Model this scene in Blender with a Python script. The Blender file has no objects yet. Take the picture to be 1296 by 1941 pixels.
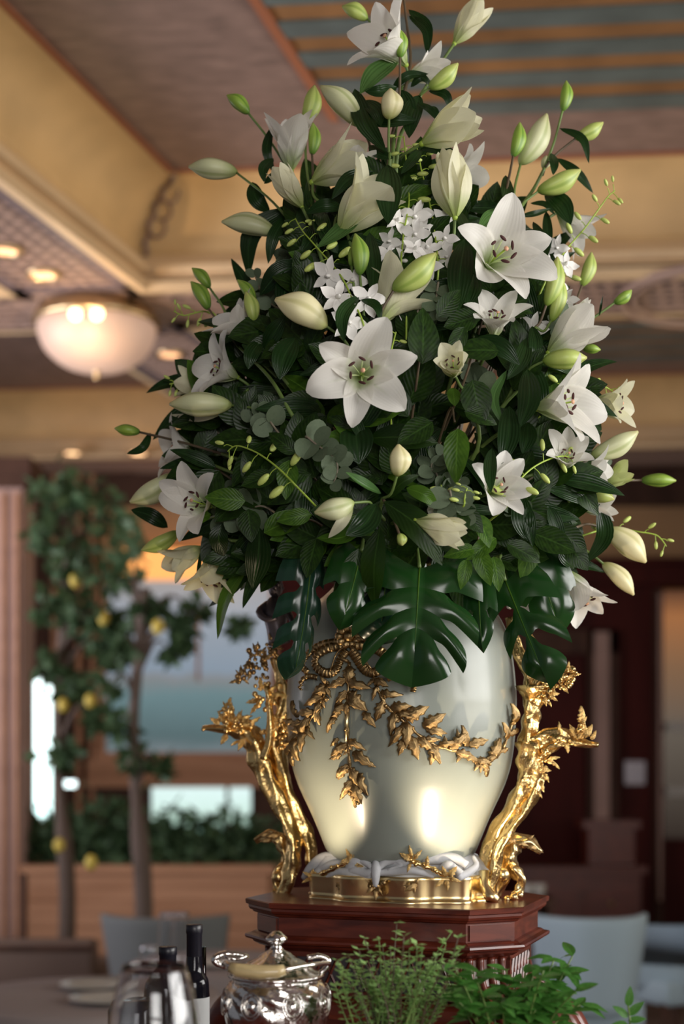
import bpy, math, random
from mathutils import Vector, Matrix, Quaternion, noise
random.seed(11)
R = math.radians
F = 2696.0            # focal length in pixels of the 1296x1941 frame (50 mm on 36 mm)
HZ, CX, EYE = 1450.0, 648.0, 1.55
scn = bpy.context.scene
COL = scn.collection

# ---------------------------------------------------------------- camera
cd = bpy.data.cameras.new('camera'); cam = bpy.data.objects.new('camera', cd); COL.objects.link(cam)
cam.location = (0, 0, EYE); cam.rotation_euler = (R(90), 0, 0)
cd.lens = 50; cd.sensor_width = 36; cd.sensor_fit = 'AUTO'
cd.shift_y = (HZ - 970.5) / 1941.0
cd.clip_start = 0.05; cd.clip_end = 60
cd.dof.use_dof = True; cd.dof.focus_distance = 2.33; cd.dof.aperture_fstop = 2.2
scn.camera = cam
# ---------------------------------------------------------------- world, lights, exposure
w = bpy.data.worlds.new('world'); scn.world = w; w.use_nodes = True
w.node_tree.nodes['Background'].inputs[0].default_value = (0.80, 0.82, 0.90, 1)
w.node_tree.nodes['Background'].inputs[1].default_value = 0.15
scn.view_settings.view_transform = 'Standard'; scn.view_settings.look = 'None'
scn.view_settings.gamma = 1; scn.view_settings.use_curve_mapping = False
scn.view_settings.exposure = 0.18

def area(name, loc, target, sx, sy, power, col, spread=180):
    l = bpy.data.lights.new(name, 'AREA'); l.shape = 'RECTANGLE'; l.size = sx; l.size_y = sy
    l.energy = power; l.color = col; l.spread = R(spread)
    o = bpy.data.objects.new(name, l); COL.objects.link(o); o.location = loc
    o.rotation_euler = (Vector(target) - Vector(loc)).to_track_quat('-Z', 'Y').to_euler(); return o
def spot(name, loc, target, power, col, ang, blend=.6, rad=.02):
    l = bpy.data.lights.new(name, 'SPOT'); l.energy = power; l.color = col; l.spot_size = R(ang); l.spot_blend = blend
    l.shadow_soft_size = rad
    o = bpy.data.objects.new(name, l); COL.objects.link(o); o.location = loc
    o.rotation_euler = (Vector(target) - Vector(loc)).to_track_quat('-Z', 'Y').to_euler(); return o
def point(name, loc, power, col, rad=.05):
    l = bpy.data.lights.new(name, 'POINT'); l.energy = power; l.color = col; l.shadow_soft_size = rad
    o = bpy.data.objects.new(name, l); COL.objects.link(o); o.location = loc; return o
# daylight through the big window of the right wall, and the one behind the photographer
area('window_daylight_right', (4.02, 1.15, 2.4), (0, 1.9, 1.9), 3.4, 1.7, 215, (1.0, 0.975, 0.94))
area('ceiling_fill_left', (-4.75, 6.4, 1.9), (-1, 7.6, 3.7), 3.4, 1.8, 125, (0.95, 0.92, 1.0), 120)  # added fill outside the frame, aimed up to brighten the ceiling
area('ceiling_fill_far_right', (4.02, 7.6, 1.9), (0.5, 8.0, 3.9), 3.4, 1.8, 34, (1.0, .84, .62), 120)  # added warm fill, unseen, lifting the ceiling from the right
area('window_daylight_back', (0.9, -3.2, 2.1), (0.1, 2.5, 1.7), 2.0, 1.8, 100, (1.0, 0.97, 0.93))
# the two little picture-lamps that wash the vase from below
spot('vase_uplight_left', (-0.100, 2.35, 1.325), (-0.075, 2.47, 1.50), 4.6, (1.0, .78, .52), 84, .6, .008)
spot('vase_uplight_right', (0.240, 2.29, 1.325), (0.225, 2.43, 1.52), 5.2, (1.0, .80, .56), 78, .6, .008)
# cove lighting of the coffers (warm strips on the beam tops)

# ---------------------------------------------------------------- materials
MATS = {}
def nm(name):
    m = bpy.data.materials.new(name); m.use_nodes = True; MATS[name] = m
    return m, m.node_tree, m.node_tree.nodes['Principled BSDF']
def simple(name, col, rough=.5, metal=0, coat=0, bump=0, bscale=60, var=0, vscale=8, spec=.5, trans=0, stretch=None, emit=None, estr=0):
    m, t, b = nm(name)
    b.inputs['Base Color'].default_value = (*col, 1); b.inputs['Roughness'].default_value = rough
    b.inputs['Metallic'].default_value = metal; b.inputs['Coat Weight'].default_value = coat
    b.inputs['Coat Roughness'].default_value = .12
    b.inputs['Specular IOR Level'].default_value = spec
    if trans: b.inputs['Transmission Weight'].default_value = trans
    if emit:
        b.inputs['Emission Color'].default_value = (*emit, 1); b.inputs['Emission Strength'].default_value = estr
    if bump or var:
        tc = t.nodes.new('ShaderNodeTexCoord'); mp = t.nodes.new('ShaderNodeMapping')
        t.links.new(tc.outputs['Object'], mp.inputs[0])
        if stretch: mp.inputs['Scale'].default_value = stretch
    if bump:
        n = t.nodes.new('ShaderNodeTexNoise'); n.inputs['Scale'].default_value = bscale; n.inputs['Detail'].default_value = 4
        t.links.new(mp.outputs[0], n.inputs['Vector'])
        bp = t.nodes.new('ShaderNodeBump'); bp.inputs['Strength'].default_value = bump; bp.inputs['Distance'].default_value = .004
        t.links.new(n.outputs['Fac'], bp.inputs['Height']); t.links.new(bp.outputs[0], b.inputs['Normal'])
    if var:
        n = t.nodes.new('ShaderNodeTexNoise'); n.inputs['Scale'].default_value = vscale; n.inputs['Detail'].default_value = 5
        t.links.new(mp.outputs[0], n.inputs['Vector'])
        r = t.nodes.new('ShaderNodeValToRGB'); r.color_ramp.elements[0].position = .3; r.color_ramp.elements[1].position = .7
        r.color_ramp.elements[0].color = (*[c * (1 - var) for c in col], 1)
        r.color_ramp.elements[1].color = (*[min(1, c * (1 + var)) for c in col], 1)
        t.links.new(n.outputs['Fac'], r.inputs[0]); t.links.new(r.outputs[0], b.inputs['Base Color'])
    return m
def math_node(t, op, a, b=None):
    n = t.nodes.new('ShaderNodeMath'); n.operation = op
    for i, v in enumerate((a, b)):
        if v is None: continue
        if isinstance(v, (int, float)): n.inputs[i].default_value = v
        else: t.links.new(v, n.inputs[i])
    return n.outputs[0]
def uvsep(t):
    tc = t.nodes.new('ShaderNodeTexCoord'); s = t.nodes.new('ShaderNodeSeparateXYZ')
    t.links.new(tc.outputs['UV'], s.inputs[0]); return s.outputs[0], s.outputs[1]
def ramp(t, fac, stops):
    r = t.nodes.new('ShaderNodeValToRGB'); e = r.color_ramp.elements
    while len(e) < len(stops): e.new(.5)
    for el, (p, c) in zip(e, stops): el.position = p; el.color = (*c, 1)
    t.links.new(fac, r.inputs[0]); return r.outputs[0]
def mix(t, fac, a, b):
    n = t.nodes.new('ShaderNodeMix'); n.data_type = 'RGBA'
    if isinstance(fac, (int, float)): n.inputs[0].default_value = fac
    else: t.links.new(fac, n.inputs[0])
    for i, v in ((6, a), (7, b)):
        if isinstance(v, tuple): n.inputs[i].default_value = (*v, 1)
        else: t.links.new(v, n.inputs[i])
    return n.outputs[2]
def translucent(t, b, colsock, amount):
    tr = t.nodes.new('ShaderNodeBsdfTranslucent'); mx = t.nodes.new('ShaderNodeMixShader'); mx.inputs[0].default_value = amount
    if isinstance(colsock, tuple): tr.inputs[0].default_value = (*colsock, 1)
    else: t.links.new(colsock, tr.inputs[0])
    out = t.nodes['Material Output']
    t.links.new(b.outputs[0], mx.inputs[1]); t.links.new(tr.outputs[0], mx.inputs[2]); t.links.new(mx.outputs[0], out.inputs[0])

def petal_mat(name, body, base, rib):
    m, t, b = nm(name); u, v = uvsep(t)
    c = ramp(t, v, [(0, base), (.16, tuple((p * .6 + q * .4) for p, q in zip(base, body))), (.36, body), (.93, body), (1, tuple(x * .9 for x in body))])
    d = math_node(t, 'ABSOLUTE', math_node(t, 'SUBTRACT', u, .5))
    ribf = ramp(t, d, [(0, (1, 1, 1)), (.07, (0, 0, 0))])
    fade = ramp(t, v, [(0, (1, 1, 1)), (.75, (0, 0, 0))])
    f = math_node(t, 'MULTIPLY', math_node(t, 'MULTIPLY', ribf, fade), .55)
    c2 = mix(t, f, c, rib); t.links.new(c2, b.inputs['Base Color'])
    wv = math_node(t, 'SINE', math_node(t, 'MULTIPLY', u, 70.0))
    bp = t.nodes.new('ShaderNodeBump'); bp.inputs['Strength'].default_value = .07; bp.inputs['Distance'].default_value = .0012
    t.links.new(wv, bp.inputs['Height']); t.links.new(bp.outputs[0], b.inputs['Normal'])
    b.inputs['Roughness'].default_value = .45; b.inputs['Specular IOR Level'].default_value = .3
    translucent(t, b, c2, .38)
    return m
petal_mat('petal_white', (.90, .88, .82), (.42, .55, .16), (.62, .72, .42))
petal_mat('petal_cream', (.84, .82, .60), (.42, .52, .14), (.56, .62, .24))
petal_mat('petal_green', (.62, .68, .30), (.25, .36, .07), (.38, .48, .14))
def bud_mat(name, base, mid, tip, groove):
    m, t, b = nm(name); u, v = uvsep(t)
    c = ramp(t, v, [(0, base), (.3, mid), (.75, mid), (1, tip)])
    cs = math_node(t, 'COSINE', math_node(t, 'MULTIPLY', u, 6 * math.pi))
    g = ramp(t, cs, [(.0, (1, 1, 1)), (.03, (1, 1, 1)), (.35, (0, 0, 0))])
    cs2 = math_node(t, 'MULTIPLY', math_node(t, 'ADD', cs, 1.0), .5)
    g = ramp(t, cs2, [(0, (1, 1, 1)), (.14, (0, 0, 0))])
    c2 = mix(t, math_node(t, 'MULTIPLY', g, .75), c, groove)
    t.links.new(c2, b.inputs['Base Color']); b.inputs['Roughness'].default_value = .42
    translucent(t, b, c2, .15); return m
bud_mat('bud_green', (.10, .22, .03), (.30, .46, .07), (.42, .52, .12), (.10, .24, .02))
bud_mat('bud_lime', (.22, .34, .05), (.50, .60, .16), (.58, .58, .20), (.26, .38, .06))
bud_mat('bud_pale', (.34, .42, .12), (.68, .70, .42), (.62, .58, .28), (.40, .46, .18))
bud_mat('bud_cream', (.46, .50, .16), (.86, .80, .48), (.80, .70, .36), (.60, .56, .24))
def leaf_mat(name, c1, c2, veins, rough=.28, pin=False, trans=.18, edge=None):
    m, t, b = nm(name); u, v = uvsep(t)
    tc = t.nodes.new('ShaderNodeTexCoord'); n = t.nodes.new('ShaderNodeTexNoise'); n.inputs['Scale'].default_value = 9
    t.links.new(tc.outputs['Object'], n.inputs['Vector'])
    c = ramp(t, n.outputs['Fac'], [(.3, c1), (.7, c2)])
    d = math_node(t, 'ABSOLUTE', math_node(t, 'SUBTRACT', u, .5))
    rib = ramp(t, d, [(0, (1, 1, 1)), (.045, (0, 0, 0))])
    c = mix(t, math_node(t, 'MULTIPLY', rib, .5), c, tuple(min(1, x * 2.2 + .01) for x in c2))
    if pin: ph = math_node(t, 'ADD', math_node(t, 'MULTIPLY', v, 58.0), math_node(t, 'MULTIPLY', d, -42.0))
    else: ph = math_node(t, 'MULTIPLY', u, veins)
    wv = math_node(t, 'SINE', ph)
    bp = t.nodes.new('ShaderNodeBump'); bp.inputs['Strength'].default_value = .13 if pin else .28; bp.inputs['Distance'].default_value = .0010
    t.links.new(wv, bp.inputs['Height']); t.links.new(bp.outputs[0], b.inputs['Normal'])
    t.links.new(c, b.inputs['Base Color']); b.inputs['Roughness'].default_value = rough; b.inputs['Specular IOR Level'].default_value = .5 if rough < .25 else .24
    translucent(t, b, tuple(min(1, x * 2.4) for x in c2), trans); return m
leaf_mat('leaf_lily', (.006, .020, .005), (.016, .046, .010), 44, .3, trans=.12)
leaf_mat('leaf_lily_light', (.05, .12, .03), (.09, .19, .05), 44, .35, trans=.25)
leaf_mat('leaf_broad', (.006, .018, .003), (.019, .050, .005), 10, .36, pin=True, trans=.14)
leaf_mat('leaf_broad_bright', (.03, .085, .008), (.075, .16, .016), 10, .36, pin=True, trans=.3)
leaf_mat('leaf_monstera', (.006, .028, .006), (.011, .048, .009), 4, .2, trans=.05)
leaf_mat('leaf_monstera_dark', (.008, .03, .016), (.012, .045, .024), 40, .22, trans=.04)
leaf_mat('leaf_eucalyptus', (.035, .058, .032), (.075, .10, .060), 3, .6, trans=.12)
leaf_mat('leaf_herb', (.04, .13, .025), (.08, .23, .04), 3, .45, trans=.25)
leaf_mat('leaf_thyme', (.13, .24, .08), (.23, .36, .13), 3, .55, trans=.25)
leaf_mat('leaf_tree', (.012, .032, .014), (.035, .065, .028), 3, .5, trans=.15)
simple('stem_green', (.13, .20, .05), .45, var=.3, vscale=20)
simple('stem_brown', (.10, .07, .04), .5, var=.4, vscale=20)
simple('stem_lime', (.34, .48, .06), .45)
simple('stem_euc', (.20, .17, .12), .6)
simple('orchid_white', (.86, .84, .80), .5)
simple('orchid_bud', (.52, .62, .16), .45)
simple('anther', (.055, .012, .010), .8)
simple('filament', (.62, .74, .36), .4)
simple('stigma', (.66, .36, .22), .5)
simple('gold', (.82, .58, .25), .27, 1, bump=.5, bscale=110, var=.22, vscale=30)
simple('gold_polished', (.90, .70, .36), .27, 1, bump=.06, bscale=12, var=.08, vscale=9)
simple('gold_old', (.40, .27, .125), .36, 1, bump=.3, bscale=220, var=.4, vscale=45)
simple('bisque', (.50, .51, .53), .6, bump=.3, bscale=60, var=.12, vscale=20)
simple('dark_bronze', (.10, .085, .10), .4, .6)
simple('silver_figure', (.55, .56, .60), .35, .5, bump=.3, bscale=60)
m = simple('celadon', (.255, .28, .245), .36, 0, coat=.22, spec=.4, bump=.05, bscale=30, var=.07, vscale=9, stretch=(1, 1, .25)); MATS['celadon'].node_tree.nodes['Principled BSDF'].inputs['Coat Roughness'].default_value = .16
def wood(name, a, b_, rough=.28, coat=.6, sc=(14, 14, 60), big=1.0):
    m, t, b = nm(name); tc = t.nodes.new('ShaderNodeTexCoord'); mp = t.nodes.new('ShaderNodeMapping'); mp.inputs['Scale'].default_value = sc
    t.links.new(tc.outputs['Object'], mp.inputs[0]); n = t.nodes.new('ShaderNodeTexNoise'); n.inputs['Scale'].default_value = big; n.inputs['Detail'].default_value = 6
    n.inputs['Distortion'].default_value = .6
    t.links.new(mp.outputs[0], n.inputs['Vector']); c = ramp(t, n.outputs['Fac'], [(.3, a), (.7, b_)])
    t.links.new(c, b.inputs['Base Color']); b.inputs['Roughness'].default_value = rough; b.inputs['Coat Weight'].default_value = coat
    b.inputs['Coat Roughness'].default_value = .15; b.inputs['Specular IOR Level'].default_value = .5 if coat > .2 else .15; return m
wood('mahogany', (.055, .008, .004), (.15, .027, .012), .36, .25)
wood('mahogany_wall', (.040, .006, .005), (.080, .012, .009), .6, .0, (3, 3, .6))
wood('oak', (.36, .18, .10), (.50, .27, .16), .55, .1, (1, 1, 12))
wood('dark_oak', (.05, .025, .018), (.09, .045, .03), .6, .0, (6, 6, 2))
simple('ceiling_cream', (.66, .44, .20), .6, var=.12, vscale=3)
simple('ceiling_trim', (.66, .47, .27), .55, var=.06, vscale=3)
simple('ceiling_mauve', (.235, .155, .125), .6, var=.28, vscale=7, stretch=(1, 3, 1))
simple('board_blue', (.11, .135, .125), .6, var=.2, vscale=4)
simple('board_amber', (.26, .125, .045), .6, var=.25, vscale=4)
simple('terracotta', (.34, .12, .055), .6)
simple('ceiling_dark', (.14, .10, .10), .7, var=.1)
simple('lattice', (.33, .22, .17), .6)
simple('lattice_void', (.07, .06, .07), .8)  # dark tone stands in for shade inside the lattice and fret openings
simple('wall_tan', (.42, .25, .12), .7, var=.15, vscale=1.5)
simple('plaster_pink', (.40, .26, .22), .7, var=.1, vscale=2)
simple('wall_plain', (.45, .36, .28), .8)
simple('carpet', (.12, .08, .06), .9, var=.2, vscale=20)
simple('brass_rim', (.62, .46, .26), .35, 1, bump=.2)
simple('shade_glass', (.42, .31, .25), .5, emit=(1.0, .60, .42), estr=.24, bump=.1)
simple('bulb', (1, .8, .5), .5, emit=(1, .68, .36), estr=5)
simple('downlight', (1, .7, .4), .5, emit=(1, .46, .20), estr=1.3)
simple('downlight_bright', (1, .7, .4), .5, emit=(1, .60, .30), estr=2.8)
simple('pelmet_glow', (1, .5, .2), .5, emit=(1, .40, .09), estr=.85)  # lit orange look of the pelmet put in as emission
simple('fabric_blue', (.34, .44, .50), .85, bump=.2, bscale=300)
simple('fabric_grey', (.13, .14, .14), .9, bump=.2, bscale=300)
simple('fabric_brown', (.16, .11, .09), .9, bump=.2, bscale=300)
simple('linen', (.24, .20, .19), .85)
simple('china', (.45, .43, .39), .3)
simple('silver', (.80, .77, .74), .14, 1, bump=1.0, bscale=42, var=.12, vscale=25)
simple('silver_smooth', (.82, .79, .76), .12, 1)
simple('ivory', (.52, .40, .20), .4, coat=.4, var=.2, vscale=25, stretch=(1, 6, 6))
simple('bottle_glass', (.006, .006, .010), .12, spec=.35)
simple('capsule', (.010, .010, .016), .38)
simple('label_white', (.6, .62, .62), .6)
simple('terracotta_pot', (.30, .12, .06), .8)
simple('soil', (.03, .02, .015), .95)
simple('lemon', (.50, .38, .06), .5)
simple('bark', (.10, .07, .055), .9, bump=.4, bscale=20)
simple('plate_switch', (.36, .33, .36), .35, .6)
m, t, b = nm('glass'); b.inputs['Transmission Weight'].default_value = 1; b.inputs['Roughness'].default_value = 0; b.inputs['IOR'].default_value = 1.45
b.inputs['Base Color'].default_value = (.97, .98, 1, 1)
def lit_window(name, stops, strength, vert=True, nz=0, nscale=6):
    m, t, b = nm(name); u, v = uvsep(t)
    fac = v
    if nz:
        tc = t.nodes.new('ShaderNodeTexCoord'); n = t.nodes.new('ShaderNodeTexNoise'); n.inputs['Scale'].default_value = nscale
        t.links.new(tc.outputs['Object'], n.inputs['Vector'])
        fac = math_node(t, 'ADD', v, math_node(t, 'MULTIPLY', math_node(t, 'SUBTRACT', n.outputs['Fac'], .5), nz))
    c = ramp(t, fac, stops); t.links.new(c, b.inputs['Emission Color']); b.inputs['Emission Strength'].default_value = strength
    b.inputs['Base Color'].default_value = (.02, .02, .02, 1); b.inputs['Roughness'].default_value = .2; return m
lit_window('view_sea', [(0, (.20, .24, .26)), (.10, (.10, .16, .17)), (.34, (.16, .26, .28)), (.42, (.26, .27, .28)), (.46, (.27, .34, .42)), (.8, (.36, .40, .46)), (1, (.42, .38, .36))], .75, nz=.08)
lit_window('view_garden', [(0, (.10, .22, .16)), (.35, (.45, .62, .52)), (.6, (.66, .86, .80)), (1, (.72, .9, .88))], .95, nz=.4, nscale=9)
lit_window('view_bright', [(0, (.7, .98, .95)), (1, (.85, 1, 1))], 3.0)
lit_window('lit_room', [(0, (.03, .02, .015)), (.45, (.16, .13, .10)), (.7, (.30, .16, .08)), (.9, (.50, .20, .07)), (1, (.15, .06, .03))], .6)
M = MATS

# ---------------------------------------------------------------- helpers
def P(px, py, Y): return Vector(((px - CX) / F * Y, Y, EYE - (py - HZ) / F * Y))
def mesh(name, verts, faces, mat, uv=None, smooth=True):
    me = bpy.data.meshes.new(name); me.from_pydata([tuple(v) for v in verts], [], faces)
    if uv:
        l = me.uv_layers.new(name='UVMap'); idx = [0] * len(me.loops); me.loops.foreach_get('vertex_index', idx)
        flat = [c for i in idx for c in uv[i]]; l.data.foreach_set('uv', flat)
    if smooth: me.polygons.foreach_set('use_smooth', [True] * len(me.polygons))
    if mat: me.materials.append(M[mat] if isinstance(mat, str) else mat)
    me.update(); return me
def link(name, data, parent=None, loc=None, rot=None):
    o = bpy.data.objects.new(name, data); COL.objects.link(o)
    if parent: o.parent = parent
    if loc is not None: o.location = loc
    if rot is not None:
        o.rotation_mode = 'QUATERNION'; o.rotation_quaternion = rot
    return o
def obj(name, verts, faces, mat, parent=None, uv=None, smooth=True, loc=None, rot=None):
    return link(name, mesh(name, verts, faces, mat, uv, smooth), parent, loc, rot)
def thing(name, label, cat, loc, group=None, rz=0):
    o = bpy.data.objects.new(name, None); COL.objects.link(o); o.location = loc; o.rotation_euler = (0, 0, rz); o.empty_display_size = .05
    o['label'] = label; o['category'] = cat
    if group: o['group'] = group
    return o
def tag(o, label, cat, group=None):
    o['label'] = label; o['category'] = cat
    if group: o['group'] = group
    return o
class MB:
    def __init__(s): s.v = []; s.f = []; s.uv = []
    def add(s, v, f, uv=None):
        n = len(s.v); s.v += [Vector(a) for a in v]; s.f += [tuple(i + n for i in q) for q in f]
        s.uv += uv if uv else [(0.5, 0.5)] * len(v); return s
    def box(s, x0, x1, y0, y1, z0, z1):
        return s.add([(x0,y0,z0),(x1,y0,z0),(x1,y1,z0),(x0,y1,z0),(x0,y0,z1),(x1,y0,z1),(x1,y1,z1),(x0,y1,z1)],
                     [(0,3,2,1),(4,5,6,7),(0,1,5,4),(1,2,6,5),(2,3,7,6),(3,0,4,7)])
    def tube(s, pts, rad, seg=8, caps=True): return s.add(*tube(pts, rad, seg, caps))
    def ell(s, c, r, seg=10, rings=7, rot=None): return s.add(*ellipsoid(c, r, seg, rings, rot))
    def build(s, name, mat, parent=None, smooth=False, loc=None, uv=True): return obj(name, s.v, s.f, mat, parent, s.uv if uv else None, smooth, loc)
def frames(pts):
    T = []
    for i in range(len(pts)):
        a = pts[max(0, i - 1)]; b = pts[min(len(pts) - 1, i + 1)]; d = (b - a); T.append(d.normalized() if d.length > 1e-9 else Vector((0, 0, 1)))
    n = T[0].cross(Vector((0, 1, .01)));
    if n.length < 1e-4: n = T[0].cross(Vector((1, 0, 0)))
    n.normalize(); out = []
    for t in T:
        n = (n - t * n.dot(t));
        if n.length < 1e-6: n = t.orthogonal()
        n.normalize(); out.append((t, n, t.cross(n)))
    return out
def tube(pts, rad, seg=8, caps=True, mod=None):
    pts = [Vector(p) for p in pts]
    if isinstance(rad, (int, float)): rad = [rad] * len(pts)
    fr = frames(pts); v = []; f = []; uv = []
    for i, (p, (t, n, b)) in enumerate(zip(pts, fr)):
        for k in range(seg):
            a = 2 * math.pi * k / seg; r = rad[i] * (mod(i, a) if mod else 1)
            v.append(p + n * (math.cos(a) * r) + b * (math.sin(a) * r)); uv.append((k / seg, i / max(1, len(pts) - 1)))
    for i in range(len(pts) - 1):
        for k in range(seg):
            k2 = (k + 1) % seg; f.append((i * seg + k, i * seg + k2, (i + 1) * seg + k2, (i + 1) * seg + k))
    if caps:
        f.append(tuple(range(seg - 1, -1, -1))); f.append(tuple((len(pts) - 1) * seg + k for k in range(seg)))
    return v, f, uv
def ellipsoid(c, r, seg=10, rings=7, rot=None):
    c = Vector(c); v = []; f = []; uv = []
    for i in range(rings + 1):
        th = math.pi * i / rings
        for k in range(seg):
            a = 2 * math.pi * k / seg
            p = Vector((math.sin(th) * math.cos(a) * r[0], math.sin(th) * math.sin(a) * r[1], math.cos(th) * r[2]))
            if rot: p = rot @ p
            v.append(c + p); uv.append((k / seg, 1 - i / rings))
    for i in range(rings):
        for k in range(seg):
            k2 = (k + 1) % seg; f.append((i * seg + k, (i + 1) * seg + k, (i + 1) * seg + k2, i * seg + k2))
    return v, f, uv
def spline(pts, n=6):
    pts = [Vector(p) for p in pts]
    if len(pts) < 3: return [pts[0].lerp(pts[-1], i / n) for i in range(n + 1)]
    out = []; q = [pts[0] * 2 - pts[1]] + pts + [pts[-1] * 2 - pts[-2]]
    for i in range(1, len(q) - 2):
        for k in range(n):
            t = k / n; a, b, c, d = q[i - 1], q[i], q[i + 1], q[i + 2]
            out.append(.5 * ((2 * b) + (c - a) * t + (2 * a - 5 * b + 4 * c - d) * t * t + (3 * b - a - 3 * c + d) * t ** 3))
    out.append(pts[-1]); return out
def lathe(prof, seg=48, mod=None):
    v = []; f = []; uv = []
    for i, (r, z) in enumerate(prof):
        for k in range(seg):
            a = 2 * math.pi * k / seg; rr = r * (mod(i, a) if mod else 1)
            v.append((rr * math.cos(a), rr * math.sin(a), z)); uv.append((k / seg, i / (len(prof) - 1)))
    for i in range(len(prof) - 1):
        for k in range(seg):
            k2 = (k + 1) % seg; f.append((i * seg + k, i * seg + k2, (i + 1) * seg + k2, (i + 1) * seg + k))
    return v, f, uv
def smooth_prof(p, n=5): return [(q.x, q.y) for q in spline([Vector((a, b, 0)) for a, b in p], n)]
def axisrot(zdir, xhint=Vector((1, 0, 0))):
    z = zdir.normalized(); x = xhint - z * xhint.dot(z)
    if x.length < .15: x = Vector((0, -1, 0)) - z * (-z.y)
    x.normalize(); y = z.cross(x)
    return Matrix((x, y, z)).transposed().to_quaternion()
def interp(tab, x):
    if x <= tab[0][0]: return tab[0][1]
    for (a, b), (c, d) in zip(tab, tab[1:]):
        if x <= c: return b + (d - b) * (x - a) / (c - a)
    return tab[-1][1]
# ================================================================ THE ROOM
O0 = Vector((-1.05, 7.5, 0)); DU = Vector((1, -.088, 0)); DV = Vector((.2975, 1, 0))
def C(u, v, z): q = O0 + DU * u + DV * v; return Vector((q.x, q.y, z))
def struct(name, mb, mat, parent=None, smooth=False, kind=None):
    o = mb.build(name, mat, parent, smooth)
    if parent is None: o['kind'] = 'structure'
    if kind: o['kind'] = kind
    return o
ZB, ZT = 4.05, 4.55
fl = MB(); fl.box(-6, 4.2, -3.4, 13.2, -.1, 0); struct('floor', fl, 'carpet')
# ceiling: slab above everything; beams, coves, borders and painted boards are its children
sl = MB(); sl.box(-7, 7, -3.4, 13.6, 4.62, 4.72); ceiling = struct('ceiling', sl, 'ceiling_dark')
US = [(-6.0, -.7), (0.0, 5.6)]            # coffer openings along u
VS = [(-10.4, -5.6), (-5.0, 0.0), (.6, 3.9)]
def uvbox(mb, u0, u1, v0, v1, z0, z1):
    c = [C(u0, v0, z0), C(u1, v0, z0), C(u1, v1, z0), C(u0, v1, z0), C(u0, v0, z1), C(u1, v0, z1), C(u1, v1, z1), C(u0, v1, z1)]
    mb.add(c, [(0,3,2,1),(4,5,6,7),(0,1,5,4),(1,2,6,5),(2,3,7,6),(3,0,4,7)])
def lattice(u0, u1, v0, v1):
    """perforated lattice panel: core coloured dark for the shaded void, raised frame, thin crossing slats"""
    e = .09
    mb = MB(); uvbox(mb, u0 - (.0 if u0 < -5 else -.06), u1 - .06, v0 + .0, v1 - .0, ZB + .02, ZB + .06); mb.build('beam_core', 'lattice_void', ceiling)
    fr = MB()
    uvbox(fr, u0, u1, v0, v0 + e, ZB, ZB + .03); uvbox(fr, u0, u1, v1 - e, v1, ZB, ZB + .03)
    uvbox(fr, u0, u0 + e, v0, v1, ZB, ZB + .03); uvbox(fr, u1 - e, u1, v0, v1, ZB, ZB + .03)
    fr.build('beam_frame', 'ceiling_dark' if v1 - v0 > 1 else 'lattice', ceiling)
    g = MB(); p = .085; n = 0
    u = u0 + e + p
    while u < u1 - e: uvbox(g, u, u + .03, v0 + e, v1 - e, ZB + .006, ZB + .018); u += p
    v = v0 + e + p
    while v < v1 - e: uvbox(g, u0 + e, u1 - e, v, v + .03, ZB + .002, ZB + .014); v += p
    o = g.build('lattice_slats', 'lattice', ceiling); o['kind'] = 'stuff'
for v0, v1 in ((-5.0, -.0), (.6, 3.9)):
    lattice(-.7, 0, v0, v1)
for v0, v1 in ((0, .6), (3.9, 4.6)):
    lattice(-6, -.7, v0, v1); lattice(-.7, 0, v0, v1); lattice(0, 5.6, v0, v1)
# cornice + cove of every coffer
prof = [(-.02, ZB - .01), (.03, ZB - .01), (.035, ZB + .035), (.0, ZB + .045), (.0, ZB + .075), (.045, ZB + .085), (.05, ZB + .115), (.015, ZB + .13),
        (.01, ZB + .16), (-.015, ZB + .17), (-.02, ZB + .19)]
for k in range(9):
    a = k / 8 * math.pi / 2; prof.append((-.02 + .30 * (1 - math.cos(a)), ZB + .19 + .30 * math.sin(a)))
prof.append((.29, ZT))
def coffer(u0, u1, v0, v1, bl, bf, boards=True):
    mb = MB(); n = len(prof)
    ring = lambda d, z: [C(u0 + d, v0 + d, z), C(u1 - d, v0 + d, z), C(u1 - d, v1 - d, z), C(u0 + d, v1 - d, z)]
    # trim mouldings and cove as separate children (they are different plaster)
    for nm_, lo, hi, mat in (('cornice', 0, 10, 'ceiling_trim'), ('cove', 10, n - 1, 'ceiling_cream')):
        for side in range(4):
            m_ = MB()
            for i in range(lo, hi + 1):
                r = ring(*prof[i]); m_.v += [r[side], r[(side + 1) % 4]]; m_.uv += [(0, i / n), (1, i / n)]
            for i in range(hi - lo): m_.f.append((i * 2, i * 2 + 1, i * 2 + 3, i * 2 + 2))
            m_.build(nm_, mat, ceiling, smooth=(nm_ == 'cove'))
    m_ = MB(); uvbox(m_, u0 + .2, u1 - .2, v0 + .2, v1 - .2, ZT, ZT + .04); m_.build('coffer_panel', 'ceiling_mauve', ceiling)
    t_ = MB(); a, b, c, d = u0 + bl, u1 - .8, v0 + .8, v1 - bf
    for q in ((a - .035, a + .01, c, d), ): uvbox(t_, *q, ZT - .02, ZT)
    uvbox(t_, u0 + .26, u0 + .29, v0 + .3, v1 - .3, ZT - .012, ZT); uvbox(t_, u0 + .3, u1 - .3, v1 - .31, v1 - .28, ZT - .012, ZT)
    t_.build('coffer_bead', 'terracotta', ceiling)
    if boards:
        v = d; k = 0
        while v > max(c, d - 4.2):
            q = MB(); uvbox(q, a, b, v - .118, v, ZT - (.006 if k % 2 else .016), ZT + .01)
            o = q.build('ceiling_board', 'board_amber' if k % 2 else 'board_blue', ceiling); v -= .124; k += 1
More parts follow.
